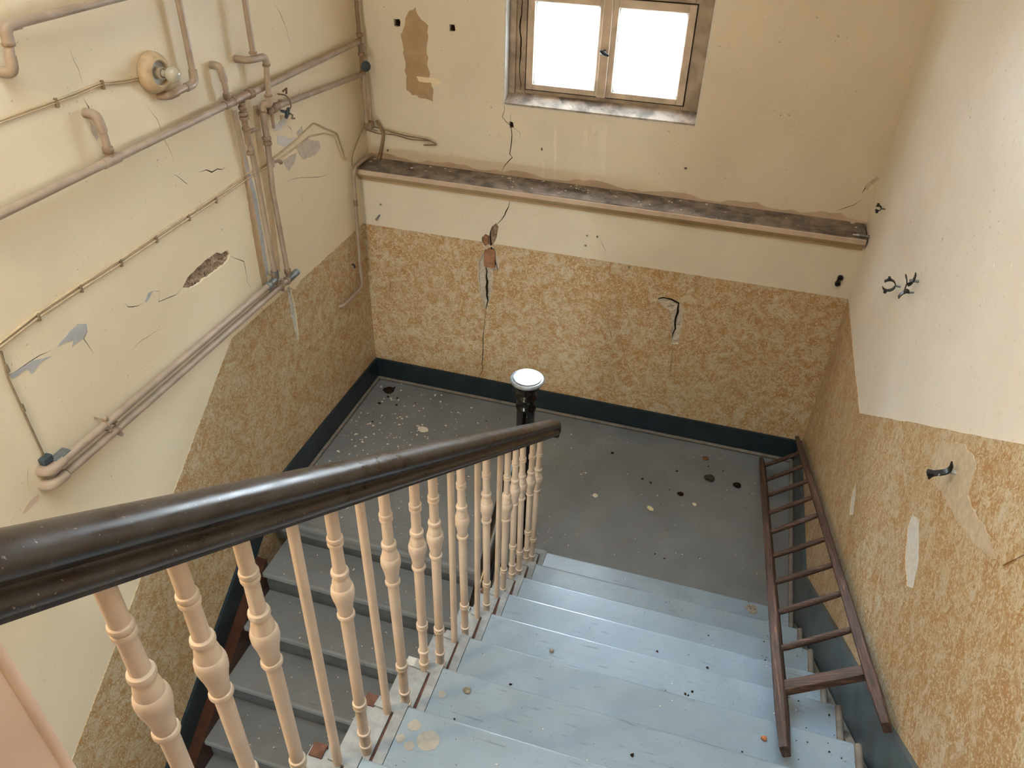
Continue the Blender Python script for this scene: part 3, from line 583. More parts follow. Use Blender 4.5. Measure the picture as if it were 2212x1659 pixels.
def casement(x0, x1, z0, z1, t_in, hinge):
    bm = B(); l, r = (.042, t_in) if hinge == 'l' else (t_in, .042)
    box(bm, x0, x0 + l, FY - .010, FY + .035, z0, z1, .004); box(bm, x1 - r, x1, FY - .010, FY + .035, z0, z1, .004)
    box(bm, x0 + l, x1 - r, FY - .009, FY + .035, z0, z0 + .033, .004); box(bm, x0 + l, x1 - r, FY - .009, FY + .035, z1 - .044, z1, .004)
    c = obj('casement', bm, 'winframe', wn)
    gp = B(); frect(gp, x0 - .006, x1 + .006, z0 - .006, z1 + .006, .006, FY - .001, FY + .003, 0); obj('rebate_shade_line', gp, 'void', c)  # thin dark strips draw the shade line between casement and frame
    obj('pane', box(B(), x0 + l - .004, x1 - r + .004, FY + .012, FY + .015, z0 + .028, z1 - .040), 'glass', c)
    pt = B(); frect(pt, x0 + l, x1 - r, z0 + .033, z1 - .044, .010, FY + .016, FY + .03, 0)
    obj('putty_bead', pt, 'whitepl', c)
    return c
cl_ = casement(1.049, 1.509, 2.208, 2.738, .040, 'l'); cr_ = casement(1.511, 1.996, 2.208, 2.738, .062, 'r')
obj('meeting_cover', box(B(), 1.487, 1.540, FY - .026, FY - .010, 2.208, 2.738, .004), 'winframe', cl_)
h = B(); lathe(h, [(.004, 0), (.012, .001), (.012, .004), (.008, .010), (.008, .03)], (1.516, FY - .026, 2.465), (0, -1, 0), 12)
tube(h, [(1.492, FY - .056, 2.474), (1.503, FY - .060, 2.470), (1.520, FY - .062, 2.463), (1.545, FY - .056, 2.452)], [.005, .011, .012, .006], 10)
obj('handle', h, 'blackm', cl_, True)
sl = extrude_x([(BU - .004, WZ0 - .004), (BU - .004, WZ0 + .006), (FY + .0, WZ0 + .05), (FY + .06, WZ0 + .05), (FY + .06, WZ0 - .004)], WX0 + .001, WX1 - .001)
obj('window_sill', sl, 'sill', wn)
# outside: a pale facade across a courtyard, seen overexposed
struct(obj('floor_courtyard', box(B(), -14, 18, .9, 14, -3.2, -3.0), 'ground'))
bd = thing('building', 'pale facade across the courtyard, overexposed beyond the window panes', 'building', (1.0, 12, -3))
bm = B(); panelpts = [(-12, -3), (14, -3), (14, 6), (-12, 6)]
box(bm, -12, 14, 12, 12.4, -3, 8.0); obj('facade_wall', bm, 'facade', bd)
for x in (-4.5, -1.8, .2, 2.9, 5.4):
    for z in (-.6, 2.1): obj('facade_window', box(B(), x, x + .9, 11.95, 12.02, z, z + 1.3, .02), 'bare', bd)

# ------------------------------------------------------------------ upper (right) flight
st = thing('stair_flight', 'wide upper flight of blue grey stairs with worn linoleum treads beside the right wall', 'stairs', (2.4, -1.5, 0))
def tread_prof(y, z, th=.034, dep=G_ + .03):
    """nosing rounded on the far edge"""
    p = [(y - dep, z), (y - .014, z)]
    for k in range(1, 6):
        a = k / 5 * math.pi / 2; p.append((y - .014 + .014 * math.sin(a), z - .014 + .014 * math.cos(a)))
    p += [(y, z - th + .008), (y - .010, z - th), (y - dep, z - th)]
    return p
NS = 11
for i in range(1, NS + 1):
    y = -(Y1 + (i - 1) * G_); z = i * R_
    tr = obj('tread', extrude_x(tread_prof(y, z), 1.746, 3.060), 'tread', st)
    obj('riser', box(B(), 1.64, 3.085, y - .045, y - .026, z - R_ - .0, z - .034), 'riser', st)
    yb = y - G_ + (.0 if i < NS else -.05)
    base = extrude_x(tread_prof(y - .001, z - .006, .030), 1.614, 1.704); obj('baluster_board', base, 'strip', st)
    obj('bare_wood', box(B(), 1.704, 1.746, y - G_ - .02, y - .004, z - .034, z - .012), 'redwood', st)
    s = B(); extrude_poly(s, [(1.744, y + .001, z + .001), (1.744, yb - .02, z + .001), (1.716 + random.uniform(-.003, .003), yb - .02, z + .001), (1.717 + random.uniform(-.004, .004), y - .13, z + .001), (1.714, y - .035, z + .001), (1.655 + random.uniform(-.012, .02), y - .030, z + .001), (1.655, y + .001, z + .001)], (0, 0, -.012))
    obj('return_nosing', s, 'strip', st)
    if i % 2 == 0 or i > 7: obj('bare_wood', box(B(), 1.618, 1.652, y - .034, y + .0006, z - .016, z - .001), 'redwood', st)
    else: obj('metal_plate', box(B(), 1.624, 1.654, y - .030, y + .001, z - .012, z + .0015, .001), 'alu', st)
    q = B(); tube(q, [(3.072, y - .012, z + .004), (3.072, y - G_ - .02, z + .004)], .013, 8); obj('side_bead', q, 'bead', st, True)
pr = [(-1.50, -.10)]
for i in range(1, NS + 1):
    y = -(Y1 + (i - 1) * G_) - .024; pr += [(y, (i - 1) * R_ - (.034 if i > 1 else .0)), (y, i * R_ - .036)]
pr += [(-4.36, NS * R_ - .036), (-4.36, NS * R_ - .30), (-1.75, -.10)]
obj('string', extrude_x(pr, 1.622, 1.648), 'stringer_d', st)
obj('wall_string', extrude_x([(-1.50, 0), (-1.50, .10), (-4.3, .10 + 2.8 * SL), (-4.3, -.3 + 2.8 * SL), (-1.75, 0)], 3.086, 3.118), 'bead', st)
obj('soffit', extrude_x([(-1.72, -.10), (-4.36, NS * R_ - .30), (-4.36, NS * R_ - .33), (-1.70, -.13)], 1.64, W - .003), 'cream', st)
# stains and marks on the treads
for i, x, y, s, k in D['tread_bits']:
    z = i * R_
    if k == 'S' or (k == 'M' and i < 3):
        r = s * .0016; po = [(x + r * random.uniform(.85, 1.1) * math.cos(a * .5236), y + r * random.uniform(.85, 1.1) * math.sin(a * .5236)) for a in range(12)]
        b = B(); extrude_poly(b, [(px, py, z + .0004) for px, py in po], (0, 0, .0004)); obj('ring_stain', b, 'spot' if k == 'S' else 'moss', st)

# ------------------------------------------------------------------ lower (left) flight
st2 = thing('stair_flight', 'narrower lower flight of dark grey stairs going down along the left wall', 'stairs', (.8, -1.7, -.2))
for k in range(1, 11):
    y = -1.604 - k * G_; z = -k * R_
    obj('tread', extrude_x(tread_prof(y, z, .045, G_ + .035), .088, 1.470) if False else extrude_x([(yy + 0, zz) for yy, zz in [(y + G_ + .03, z), (y + .010, z), (y + .003, z - .003), (y, z - .010), (y + .0, z - .035), (y + .010, z - .045), (y + G_ + .03, z - .045)]], .088, 1.470), 'tread_lo', st2)
    obj('riser', box(B(), .088, 1.470, y + .028, y + .045, z - R_, z - .045), 'riser', st2)
def slope_board(x0, x1, y0, z0, y1, z1, h, mat, name, parent):
    return obj(name, extrude_x([(y0, z0), (y1, z1), (y1, z1 - h), (y0, z0 - h)], x0, x1), mat, parent)
slope_board(.020, .088, -1.80, -.130, -4.4, -.130 - 2.6 * SL, .30, 'stringer', 'wall_string', st2)
slope_board(1.470, 1.505, -1.60, .02, -4.4, .02 - 2.8 * SL, .34, 'stringer_d', 'outer_string', st2)

# ------------------------------------------------------------------ upper balustrade
bal = thing('balustrade', 'balustrade with dark glossy handrail and cream turned and plain iron balusters', 'railing', (1.69, -1.5, 0))
KS = .703
def zb(y): return 1.11 + KS * (-1.641 - y)          # underside of the handrail
XR = 1.688
_hp = [(.026, 0), (.031, .002), (.031, .008), (.035, .011), (.0375, .017), (.036, .024), (.031, .029), (.025, .032), (.022, .037), (.024, .043), (.031, .046), (.0365, .051), (.0385, .058), (.0375, .066), (.033, .074), (.025, .081), (.013, .0855)]
hp = _hp + [(0, .087)] + [(-a, b) for a, b in _hp[::-1]]
dirv = Vector((0, -1, KS)).normalized(); nv = Vector((0, KS, 1)).normalized()
rings = []
def ring_at(p, d, nrm): return [p + Vector((1, 0, 0)) * a + nrm * b for a, b in hp]
y0 = -1.315
for t in range(0, 13):
    y = y0 - t * (4.30 + y0) / 12 * 1.0 if False else y0 + (-4.20 - y0) * t / 12
    rings.append(ring_at(Vector((XR, y, zb(y))), dirv, nv))
hr = obj('handrail', loft(B(), rings), 'rail', bal, True)
e = Vector((XR, y0, zb(y0))); er = []
for k in range(7):
    a = k / 6 * 1.0; d = Vector((0, math.cos(a * 1.1), -math.sin(a * 1.1) - .2)); n2 = Vector((0, math.sin(a * 1.25 - .62), math.cos(a * 1.25 - .62))); n2 = (nv * (1 - a) + Vector((0, .95, .3)) * a).normalized()
    er.append([e + Vector((0, .030 * math.sin(a * 1.5), -.028 * a * a)) + Vector((1, 0, 0)) * p * (1 - .12 * a) + n2 * (q * (1 - .35 * a) - .010 * a) for p, q in hp])
obj('rail_end', loft(B(), er), 'rail', bal, True)
BY = [-3.957, -3.840, -3.716, -3.596, -3.462, -3.341, -3.218, -3.070, -2.941, -2.820, -2.689, -2.563, -2.421, -2.300, -2.178, -2.030, -1.893, -1.754, -1.625]
PLAIN = {4, 6, 10, 12, 14}
def turned(T, z0):
    h = T - z0
    def bead(r0, r1, a, w_): return [(r0, a), (r0 + (r1 - r0) * .75, a + w_ * .12), (r1, a + w_ * .38), (r1, a + w_ * .62), (r0 + (r1 - r0) * .75, a + w_ * .88), (r0, a + w_)]
    p = [(.0140, 0), (.0140, .030)] + bead(.0135, .0172, .032, .012) + [(.0135, .080)] + bead(.0136, .0180, .092, .012) + [(.0132, .105), (.0138, .206)] + bead(.0140, .0180, .210, .013) + [(.0134, .2235)] + bead(.0138, .0182, .224, .013) + [(.0140, .239)]
    q = [(.0150, -.348)] + bead(.0150, .0205, -.344, .016) + [(.0160, -.327), (.0172, -.325), (.0180, -.310), (.0205, -.292), (.0222, -.284), (.0222, -.281), (.0236, -.278), (.0254, -.268), (.0262, -.258), (.0256, -.248), (.0236, -.240), (.0214, -.2375), (.0206, -.228), (.0184, -.216), (.0166, -.2085), (.0158, -.206)] + bead(.0156, .0198, -.205, .018) + [(.0146, -.186), (.0140, -.170), (.0134, -.118)] + bead(.0138, .0172, -.112, .013) + [(.0134, -.0985)] + bead(.0138, .0174, -.098, .013) + [(.0140, -.082), (.0138, -.078), (.0136, .02)]
    return p + [(r, h + d) for r, d in q]
for k, y in enumerate(BY, 1):
    i = int((-y - Y1) / G_) + 1; z0 = i * R_ - .008; T = zb(y) + .004; pl = k in PLAIN
    x = 1.694 if pl else 1.688
    if k == 15: pr_ = [(r * (1.12 if -.35 < (hh - (T - z0)) < -.2 else .93), hh - (.055 if hh > .5 else 0)) for r, hh in turned(T, z0)[:-1]] + [(.0128, T - z0 + .02)]
    else: pr_ = [(.0112, 0), (.0112, (T - z0) * .5), (.0108, T - z0 + .02)] if pl else turned(T, z0)
    bm = lathe(B(), pr_, (x, y, z0), (0, 0, 1), 20)
    lean = Matrix.Translation((x, y, z0)) @ Matrix.Rotation(math.radians(random.uniform(-.5, .5)), 4, 'Y') @ Matrix.Translation((-x, -y, -z0)); bmesh.ops.transform(bm, matrix=lean, verts=bm.verts)
    obj('plain_baluster' if pl else 'turned_baluster', bm, 'balus', bal, True, 34)
npst = B(); box(npst, 1.600, 1.772, -4.300, -4.128, 2.03, 3.05, .004)
tp = obj('top_post', npst, 'post', bal)
bd_ = B(); tube(bd_, [(1.7685, -4.1325, 2.041), (1.7685, -4.1325, 3.048)], .0075, 10); obj('edge_bead', bd_, 'post', tp, True)
# lower balustrade: black newel with a cap coloured pale for the window reflection and the rail running down
lb = thing('balustrade', 'round black newel post with flat cap in pale reflection tone and dark rail of the lower stairs', 'railing', (1.545, -1.34, 0))
nw = obj('newel_post', lathe(B(), [(.055, 0), (.055, .10), (.048, .12), (.048, 1.045), (.0535, 1.052), (.0535, 1.066), (.050, 1.075), (.050, 1.110), (.056, 1.118), (.056, 1.128), (.047, 1.140), (.050, 1.160), (.062, 1.180), (.070, 1.196), (.070, 1.206), (.080, 1.214), (.084, 1.220)], (1.545, -1.34, 0), (0, 0, 1), 32), 'newel', lb, True)
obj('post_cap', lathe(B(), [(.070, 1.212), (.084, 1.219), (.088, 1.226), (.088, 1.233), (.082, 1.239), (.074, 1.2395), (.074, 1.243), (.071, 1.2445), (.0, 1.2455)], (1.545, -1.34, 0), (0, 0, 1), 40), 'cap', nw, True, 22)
rings = []
for y in (-1.385, -2.2, -3.2, -4.3):
    p = Vector((1.538, y, .86 + (y + 1.385) * SL)); rings.append([p + Vector((1, 0, 0)) * a * .92 + Vector((0, -SL, 1)).normalized() * b for a, b in hp])
obj('handrail', loft(B(), rings), 'newel', lb, True)
for k in range(1, 10):
    for dy in (.05, .18):
        y = -1.604 - k * G_ + dy; z0 = -k * R_ - .0; T = .86 + (y + 1.385) * SL + .01
        obj('plain_baluster', lathe(B(), [(.010, 0), (.010, T - z0)], (1.44, y, z0), (0.075, 0, 1), 10) if False else tube(B(), [(1.448, y, z0 - .01), (1.448, y, z0 + .03), (1.538, y, T - .08), (1.538, y, T)], .0095, 8), 'stringer_d', lb, True)

# ------------------------------------------------------------------ ladder
A0, A1 = Vector((2.910, -.115, .040)), Vector((2.828, -2.945, 1.196)); C0, C1 = Vector((3.098, -.060, .235)), Vector((3.094, -2.855, 1.322))
lad = thing('ladder', 'weathered dark wooden ladder lying up the stairs against the right wall', 'ladder', (2.95, -1.5, .6))
def rail_box(a, b, w, h, nm):
    d = (b - a).normalized(); v = (C1 - A1); v = (v - d * v.dot(d)).normalized(); n = d.cross(v).normalized(); rings = []
    N = 16
    for k in range(N + 1):
        t = k / N; p = a.lerp(b, t); tw = 1.0 if 0 < k < N else .72; tw *= random.uniform(.96, 1.04) * (1.0 + .12 * t); c = .22
        rr = []
        for su, sv in ((-1, -1 + c), (-1 + c, -1), (1 - c, -1), (1, -1 + c), (1, 1 - c), (1 - c, 1), (-1 + c, 1), (-1, 1 - c)):
            rr.append(p + v * su * w * .5 * tw + n * sv * h * .5 * tw)
        rings.append(rr)
    return obj(nm, loft(B(), rings), 'ladder', lad, True)
rail_box(A0, A1, .034, .046, 'side_rail'); rail_box(C0, C1, .034, .046, 'side_rail')
TL = [.051, .148, .243, .336, .428, .526, .619, .711, .804]; TR = [.100, .185, .272, .357, .440, .538, .629, .716, .809]
for k in range(9):
    a, b = A0.lerp(A1, TL[k]), C0.lerp(C1, TR[k]); mid = a.lerp(b, .5)
    obj('rung', tube(B(), [a, a.lerp(b, .12), mid, a.lerp(b, .88), b], [.0100, .0125, .0138, .0125, .0100], 10), 'ladder_r', lad, True)
a, b = A0.lerp(A1, .889), C0.lerp(C1, .902); d = (A1 - A0).normalized(); v = (b - a).normalized(); n = d.cross(v).normalized()
bm = B(); rings = []
for t in (0.02, .5, .98):
    p = a.lerp(b, t); rings.append([p + d * sx * .030 + n * sz * .012 for sx, sz in ((-1, -1), (1, -1), (1, 1), (-1, 1))])
loft(bm, rings); obj('foot_board', bm, 'ladder_r', lad)
# ------------------------------------------------------------------ pipes on the left wall
PS = .76                      # pipe gauge
def ptube(bm, pts, r, n=12, rad=0.0): return tube(bm, pts, [q * PS for q in r] if isinstance(r, (list, tuple)) else r * PS, n, rad)
def V(p, x): return Vector((x, p[0], p[1]))
PR, PX_ = .0195, .045
def collar(parent, p, d, r=.0245, l=.03, mat='pipe_d', name='collar'):
    p, d = Vector(p), Vector(d).normalized(); r *= PS + .03; l *= .8
    return obj(name, lathe(B(), [(r * .9, -l / 2), (r, -l / 2 + .003), (r, l / 2 - .003), (r * .9, l / 2)], p, d, 14), mat, parent, True)
def elbow_into_wall(parent, a, wallp, mat='pipe'):
    """elbow from a run at offset PX_ bending back into the wall"""
    return obj('elbow', ptube(B(), [a, wallp + Vector((PX_, 0, 0)), wallp + Vector((-.01, 0, 0))], .0235, 12, .03), mat, parent, True)
Z1 = 2.419
pm = thing('pipe_run', 'long horizontal beige pipe with tees at mid height of the left wall', 'pipe', (PX_, -1.3, Z1))
obj('pipe', ptube(B(), [(PX_, -2.75, 2.409), (PX_, -2.07, 2.414), (PX_, .085, 2.424)], PR + .002), 'pipe', pm, True)
obj('tee', ptube(B(), [(PX_, -2.115, 2.414), (PX_, -2.03, 2.414)], .0265), 'pipe', pm, True)
obj('branch', ptube(B(), [(PX_, -2.072, 2.414), (PX_, -2.072, 2.545)], PR), 'pipe', pm, True)
obj('elbow', ptube(B(), [(PX_, -2.072, 2.525), (PX_, -2.080, 2.592), (-.01, -2.086, 2.592)], .0245, 12, .04), 'pipe', pm, True); collar(pm, (PX_, -2.072, 2.455), (0, 0, 1), .0255, .03)
obj('tee', ptube(B(), [(PX_, -1.32, 2.419), (PX_, -1.13, 2.420)], .0255), 'pipe_d', pm, True)
obj('branch', ptube(B(), [(PX_, -1.284, 2.42), (PX_, -1.290, 2.55)], PR - .001), 'pipe', pm, True)
obj('elbow', ptube(B(), [(PX_, -1.288, 2.52), (PX_, -1.296, 2.588), (-.01, -1.300, 2.588)], .0235, 12, .04), 'pipe', pm, True); collar(pm, (PX_, -1.285, 2.455), (0, 0, 1), .025, .03)
for y in (-1.245, -1.10, -1.115): collar(pm, (PX_, y, 2.420), (0, 1, 0), .032 if y > -1.2 else .028, .03 if y > -1.2 else .02, name='union_nut')
collar(pm, (PX_, .07, 2.424), (0, 1, 0), .026, .03)
pt = thing('pipe_run', 'horizontal beige pipe in the upper left corner ending in a downward elbow', 'pipe', (PX_, -2.0, 2.94))
obj('pipe', ptube(B(), [(PX_, -1.55, 2.945), (PX_, -2.30, 2.938)], PR + .001), 'pipe', pt, True)
obj('elbow', ptube(B(), [(PX_, -2.29, 2.938), (PX_, -2.348, 2.937), (PX_, -2.350, 2.885)], .0255, 12, .03), 'pipe', pt, True)
obj('branch', ptube(B(), [(PX_, -2.35, 2.90), (PX_, -2.362, 2.845)], PR), 'pipe', pt, True); collar(pt, (PX_, -2.353, 2.886), (0, -.1, -1), .026, .014)
obj('elbow', ptube(B(), [(PX_, -2.361, 2.855), (PX_, -2.369, 2.802), (-.01, -2.375, 2.802)], .0245, 12, .035), 'pipe', pt, True)
v3 = thing('pipe_run', 'beige pipe dropping beside the wall lamp and turning left beneath it', 'pipe', (PX_, -1.49, 2.7))
obj('pipe', ptube(B(), [(PX_, -1.480, 3.6), (PX_, -1.490, 2.60)], PR - .001), 'pipe', v3, True)
obj('elbow', ptube(B(), [(PX_, -1.490, 2.615), (PX_, -1.493, 2.560), (PX_, -1.555, 2.557)], .0245, 12, .03), 'pipe', v3, True)
obj('branch', ptube(B(), [(PX_, -1.53, 2.558), (PX_, -1.655, 2.554)], PR), 'pipe', v3, True)
obj('elbow', ptube(B(), [(PX_, -1.62, 2.555), (PX_, -1.672, 2.553), (-.01, -1.674, 2.550)], .0245, 12, .03), 'pipe', v3, True)
v4 = thing('pipe_run', 'right hand vertical pipe with an offset, crossing in front of the horizontal pipe', 'pipe', (.075, -1.06, 2.3))
obj('pipe', ptube(B(), [(.075, -1.060, 3.6), (.075, -1.072, 2.600)], .0185), 'pipe', v4, True)
obj('tee', ptube(B(), [(-.01, -1.112, 2.575), (.06, -1.112, 2.573), (.078, -1.075, 2.572), (.078, -.985, 2.565), (.078, -.978, 2.52)], .0225, 12, .025), 'pipe', v4, True)
collar(v4, (.075, -1.073, 2.600), (0, 0, 1), .025, .014); collar(v4, (.078, -.982, 2.525), (0, 0, 1), .025, .014)
p4 = V(D['v4c'][0], .078); p4b = V(D['v4c'][1], .078)
obj('pipe', ptube(B(), [(.078, -.982, 2.54), (.078, p4b.y, p4b.z + .01)], .0185), 'pipe', v4, True)
obj('elbow', ptube(B(), [(.078, p4b.y, p4b.z + .045), (.078, p4b.y, p4b.z - .005), (.052, -1.022, 2.352), (.045, -1.026, 2.30)], .0235, 12, .028), 'pipe', v4, True)
collar(v4, (.078, p4b.y, p4b.z + .04), (0, 0, 1), .0255, .012); collar(v4, (PX_, -1.026, 2.315), (0, 0, 1), .027, .012)
obj('pipe', ptube(B(), [(PX_, -1.026, 2.33), (PX_, -1.028, 2.16), (PX_, -1.052, 1.9), (PX_, -1.035, 1.39)], [.021, .021, .018, .018]), 'pipe', v4, True)
for z in (2.18, 2.155): collar(v4, (PX_, -1.029, z), (0, 0, 1), .0295, .022, name='union_nut')
collar(v4, (PX_, -1.030, 2.05), (0, 0, 1), .024, .05, 'pipe'); obj('drain_cock', ptube(B(), [(PX_, -1.03, 2.05), (PX_ + .01, -.975, 2.045), (PX_ + .01, -.95, 2.03)], [.010, .010, .016], 10), 'pipe_d', v4, True)
collar(v4, (PX_, -1.036, 1.43), (0, 0, 1), .024, .035)
v5 = thing('pipe_run', 'left hand vertical pipe hanging from the horizontal pipe with brass-like unions', 'pipe', (PX_, -1.17, 2.0)); v5['label'] = 'left hand vertical pipe hanging from the horizontal pipe, with union nuts and drain cock'
obj('pipe', ptube(B(), [(PX_, -1.183, 2.40), (PX_, -1.190, 2.20)], .0205), 'pipe_d', v5, True)
obj('pipe', ptube(B(), [(PX_, -1.183, 2.23), (PX_, -1.172, 2.15), (PX_, -1.166, 1.93), (PX_, -1.158, 1.44)], [.021, .019, .0185, .0185]), 'pipe', v5, True)
for z, r in ((2.375, .025), (2.345, .030), (2.325, .030), (2.275, .025), (2.155, .024)): collar(v5, (PX_, -1.187, z), (0, 0, 1), r, .02, name='union_nut')
obj('drain_cock', ptube(B(), [(PX_, -1.183, 2.255), (PX_ + .004, -1.135, 2.253), (PX_ + .004, -1.09, 2.245)], [.016, .012, .008], 10), 'pipe_d', v5, True)
collar(v5, (PX_, -1.160, 1.47), (0, 0, 1), .024, .03)
h6 = thing('pipe_run', 'short horizontal pipe running from a blue valve wheel to the corner', 'pipe', (PX_, -.4, 2.26))
obj('pipe', ptube(B(), [(PX_, -.88, 2.300), (PX_, .06, 2.236)], .0195), 'pipe', h6, True)
obj('valve_body', lathe(B(), [(.014, -.05), (.022, -.045), (.022, -.03), (.016, -.022), (.024, -.012), (.024, .012), (.016, .022), (.020, .03), (.020, .045), (.014, .05)], (PX_, -.93, 2.303), (0, 1, -.05), 12), 'pipe_d', h6, True)
obj('valve_wheel', lathe(B(), [(.006, 0), (.007, .022), (.010, .024), (.026, .026), (.030, .031), (.030, .038), (.024, .042), (.008, .040), (.006, .046)], (PX_ + .012, -.885, 2.278), (.75, .45, -.35), 16), 'knob', h6, True)
obj('drain_cock', ptube(B(), [(PX_, -.965, 2.30), (PX_ + .012, -.975, 2.27), (PX_ + .012, -.975, 2.215)], [.013, .011, .010], 10, .01) if False else ptube(B(), [(PX_, -.945, 2.305), (PX_ + .012, -.968, 2.285), (PX_ + .012, -.972, 2.215)], [.012, .011, .010], 10), 'pipe_d', h6, True)
obj('clamp', ptube(B(), [(.0, -.80, 2.335), (.045, -.80, 2.335), (.068, -.80, 2.312), (.068, -.80, 2.275), (.045, -.80, 2.252), (.0, -.80, 2.252)], .005, 6, .012), 'pipe_d', h6, True)
obj('clamp', ptube(B(), [(.03, -.80, 2.35), (.05, -.79, 2.365), (.035, -.775, 2.335)], .008, 6), 'pipe_d', h6, True)
obj('clamp', ptube(B(), [(.03, -.785, 2.245), (.055, -.775, 2.225), (.035, -.755, 2.20), (.03, -.72, 2.19)], .006, 6), 'pipe_d', h6, True)
cp = thing('pipe_run', 'vertical pipe in the left back corner with a blue grey valve wheel', 'pipe', (.045, .09, 2.4))
obj('pipe', ptube(B(), [(.045, .09, 3.7), (.045, .09, 2.20)], .0165), 'pipe_d', cp, True)
obj('pipe', ptube(B(), [(.052, .088, 2.24), (.048, .085, 1.93)], .0185), 'pipe', cp, True)
for z in (2.46, 2.40, 2.24, 2.35): collar(cp, (.047, .09, z), (0, 0, 1), .025, .024)
obj('valve_wheel', lathe(B(), [(.008, 0), (.009, .03), (.026, .032), (.031, .038), (.031, .046), (.025, .050), (.006, .050)], (.055, .085, 2.285), (.75, -.62, .1), 14), 'knob', cp, True)
cc = thing('pipe_run', 'thin pipe down the left wall beside the back corner, bending over the wallpaper', 'pipe', (.03, -.12, 1.4))
obj('pipe', ptube(B(), [(.05, .12, 1.72), (.032, .01, 1.712), (.030, -.095, 1.705), (.030, -.125, 1.66), (.030, -.158, 1.03), (.030, -.152, .885), (.028, -.20, .868), (.024, -.44, .872), (-.01, -.452, .872)], .0155, 12, .03), 'pipe', cc, True)
collar(cc, (.030, -.135, 1.48), (0, 0, 1), .0185, .05, 'pipe_d')
PS = .86
tw = thing('pipe_run', 'upper of two long parallel beige pipes sloping across the photo over the wallpaper', 'pipe', (PX_, -2, 1.435)); tw['label'] = 'upper of the two long parallel beige pipes low on the left wall'
ZA, ZB_ = 1.437, 1.380
obj('pipe', ptube(B(), [(PX_, -2.74, ZA + .004), (PX_, -1.16, ZA)], .0205), 'pipe', tw, True)
obj('elbow', ptube(B(), [(PX_, -2.735, ZA + .004), (PX_, -2.80, ZA + .002), (-.01, -2.81, ZA)], .0255, 14, .045), 'pipe', tw, True)
obj('elbow', ptube(B(), [(PX_, -1.215, ZA), (PX_, -1.158, ZA), (PX_, -1.158, ZA + .055)], .024, 12, .03), 'zinc', tw, True); collar(tw, (PX_, -1.235, ZA), (0, 1, 0), .0265, .03, 'zinc')
obj('bracket', box(B(), .008, .05, -2.765, -2.69, ZA + .012, ZA + .026, .003), 'zinc', tw); obj('bracket', box(B(), .0, .03, -2.80, -2.755, ZA + .02, ZA + .05, .004), 'knob', tw)
tv = thing('pipe_run', 'lower of the two long parallel beige pipes low on the left wall', 'pipe', (PX_, -2, 1.38))
obj('pipe', ptube(B(), [(PX_, -2.74, ZB_), (PX_, -1.0, ZB_)], .0205), 'pipe', tv, True)
obj('elbow', ptube(B(), [(PX_, -2.745, ZB_), (PX_, -2.815, ZB_ - .002), (-.01, -2.825, ZB_ - .003)], .0255, 14, .045), 'pipe', tv, True)
obj('tee', ptube(B(), [(PX_, -1.07, ZB_), (PX_, -.945, ZB_)], .0235), 'zinc', tv, True); collar(tv, (PX_, -1.06, ZB_), (0, 1, 0), .0265, .022, 'pipe_d')
for k, y in enumerate((-2.500, -1.165)):
    for z, p in ((ZA, tw), (ZB_, tv)):
        yy = y + (0 if p is tw else .045)
        obj('clamp', ptube(B(), [(.0, yy, z + .030), (.05, yy, z + .028), (PX_ + .024, yy, z), (.05, yy, z - .028), (.0, yy, z - .030)], .0045, 6, .012), 'pipe_d', p, True)
        for s in (1, -1): obj('clamp_bolt', lathe(B(), [(.006, 0), (.009, .001), (.009, .012), (.005, .014)], (.045, yy + .006, z + s * .031), (1, 0, 0), 8), 'pipe', p, True)
# ------------------------------------------------------------------ cables
def cable(name, label, keys, r=.0035, mat='cable', clips=None, x=.005):
    t = thing(name, label, 'cable', V(D[keys[0]][0], 0))
    for k in keys: obj('strand', tube(B(), [V(p, x) for p in D[k]], r, 6, .02), mat, t, True)
    for c in clips or (): obj('clip', box(B(), .0, .012, c[0] - .005, c[0] + .005, c[1] - .022, c[1] + .012, .002), 'cable_d', t)
    return t
cable('cable', 'twin painted cable running from the left edge up to the wall lamp', ['cab1', 'cab1b'], .003, 'cable', D['clips1'])
cable('cable', 'long twin cable clipped diagonally across the photo along the left wall', ['cab2', 'cab2b'], .0048, 'cable', D['clips2'])
cable('cable', 'single short cable dropping to the ends of the twin pipes', ['cab3'], .0042, 'cable_d', D['clips3'])
t = thing('cable', 'loose bundle of old wires out of the corner onto the upper back wall', 'cable', (.1, .15, 1.95))
for key, r in (('Ucab', .0045), ('Ucab2', .004)):
    obj('strand', tube(B(), [Vector((p[0], BU - .012 - .012 * (i % 2), p[1])) for i, p in enumerate(D[key])], r, 6, .02), 'cable_d', t, True)
obj('strand', tube(B(), [(.05, .08, 1.94), (.03, .05, 1.90), (.02, -.02, 1.84), (.02, -.10, 1.78), (.022, -.12, 1.72)], .004, 6, .03), 'cable_d', t, True)
obj('strand', tube(B(), [(.06, .09, 2.22), (.075, .10, 2.08), (.07, .10, 1.95)], .003, 6), 'cable', t, True)
obj('strand', tube(B(), [(.02, .10, 2.24), (.022, .10, 2.05), (.05, .09, 1.93)], .003, 6), 'cable', t, True)
obj('junction', box(B(), .03, .085, .07, .13, 1.895, 1.945, .012), 'cable_d', t)
obj('strand', tube(B(), [(.09, .14, 1.94), (.13, .155, 1.86), (.10, .15, 1.74), (.09, .13, 1.69)], .010, 8, .04), 'cable_d', t, True)
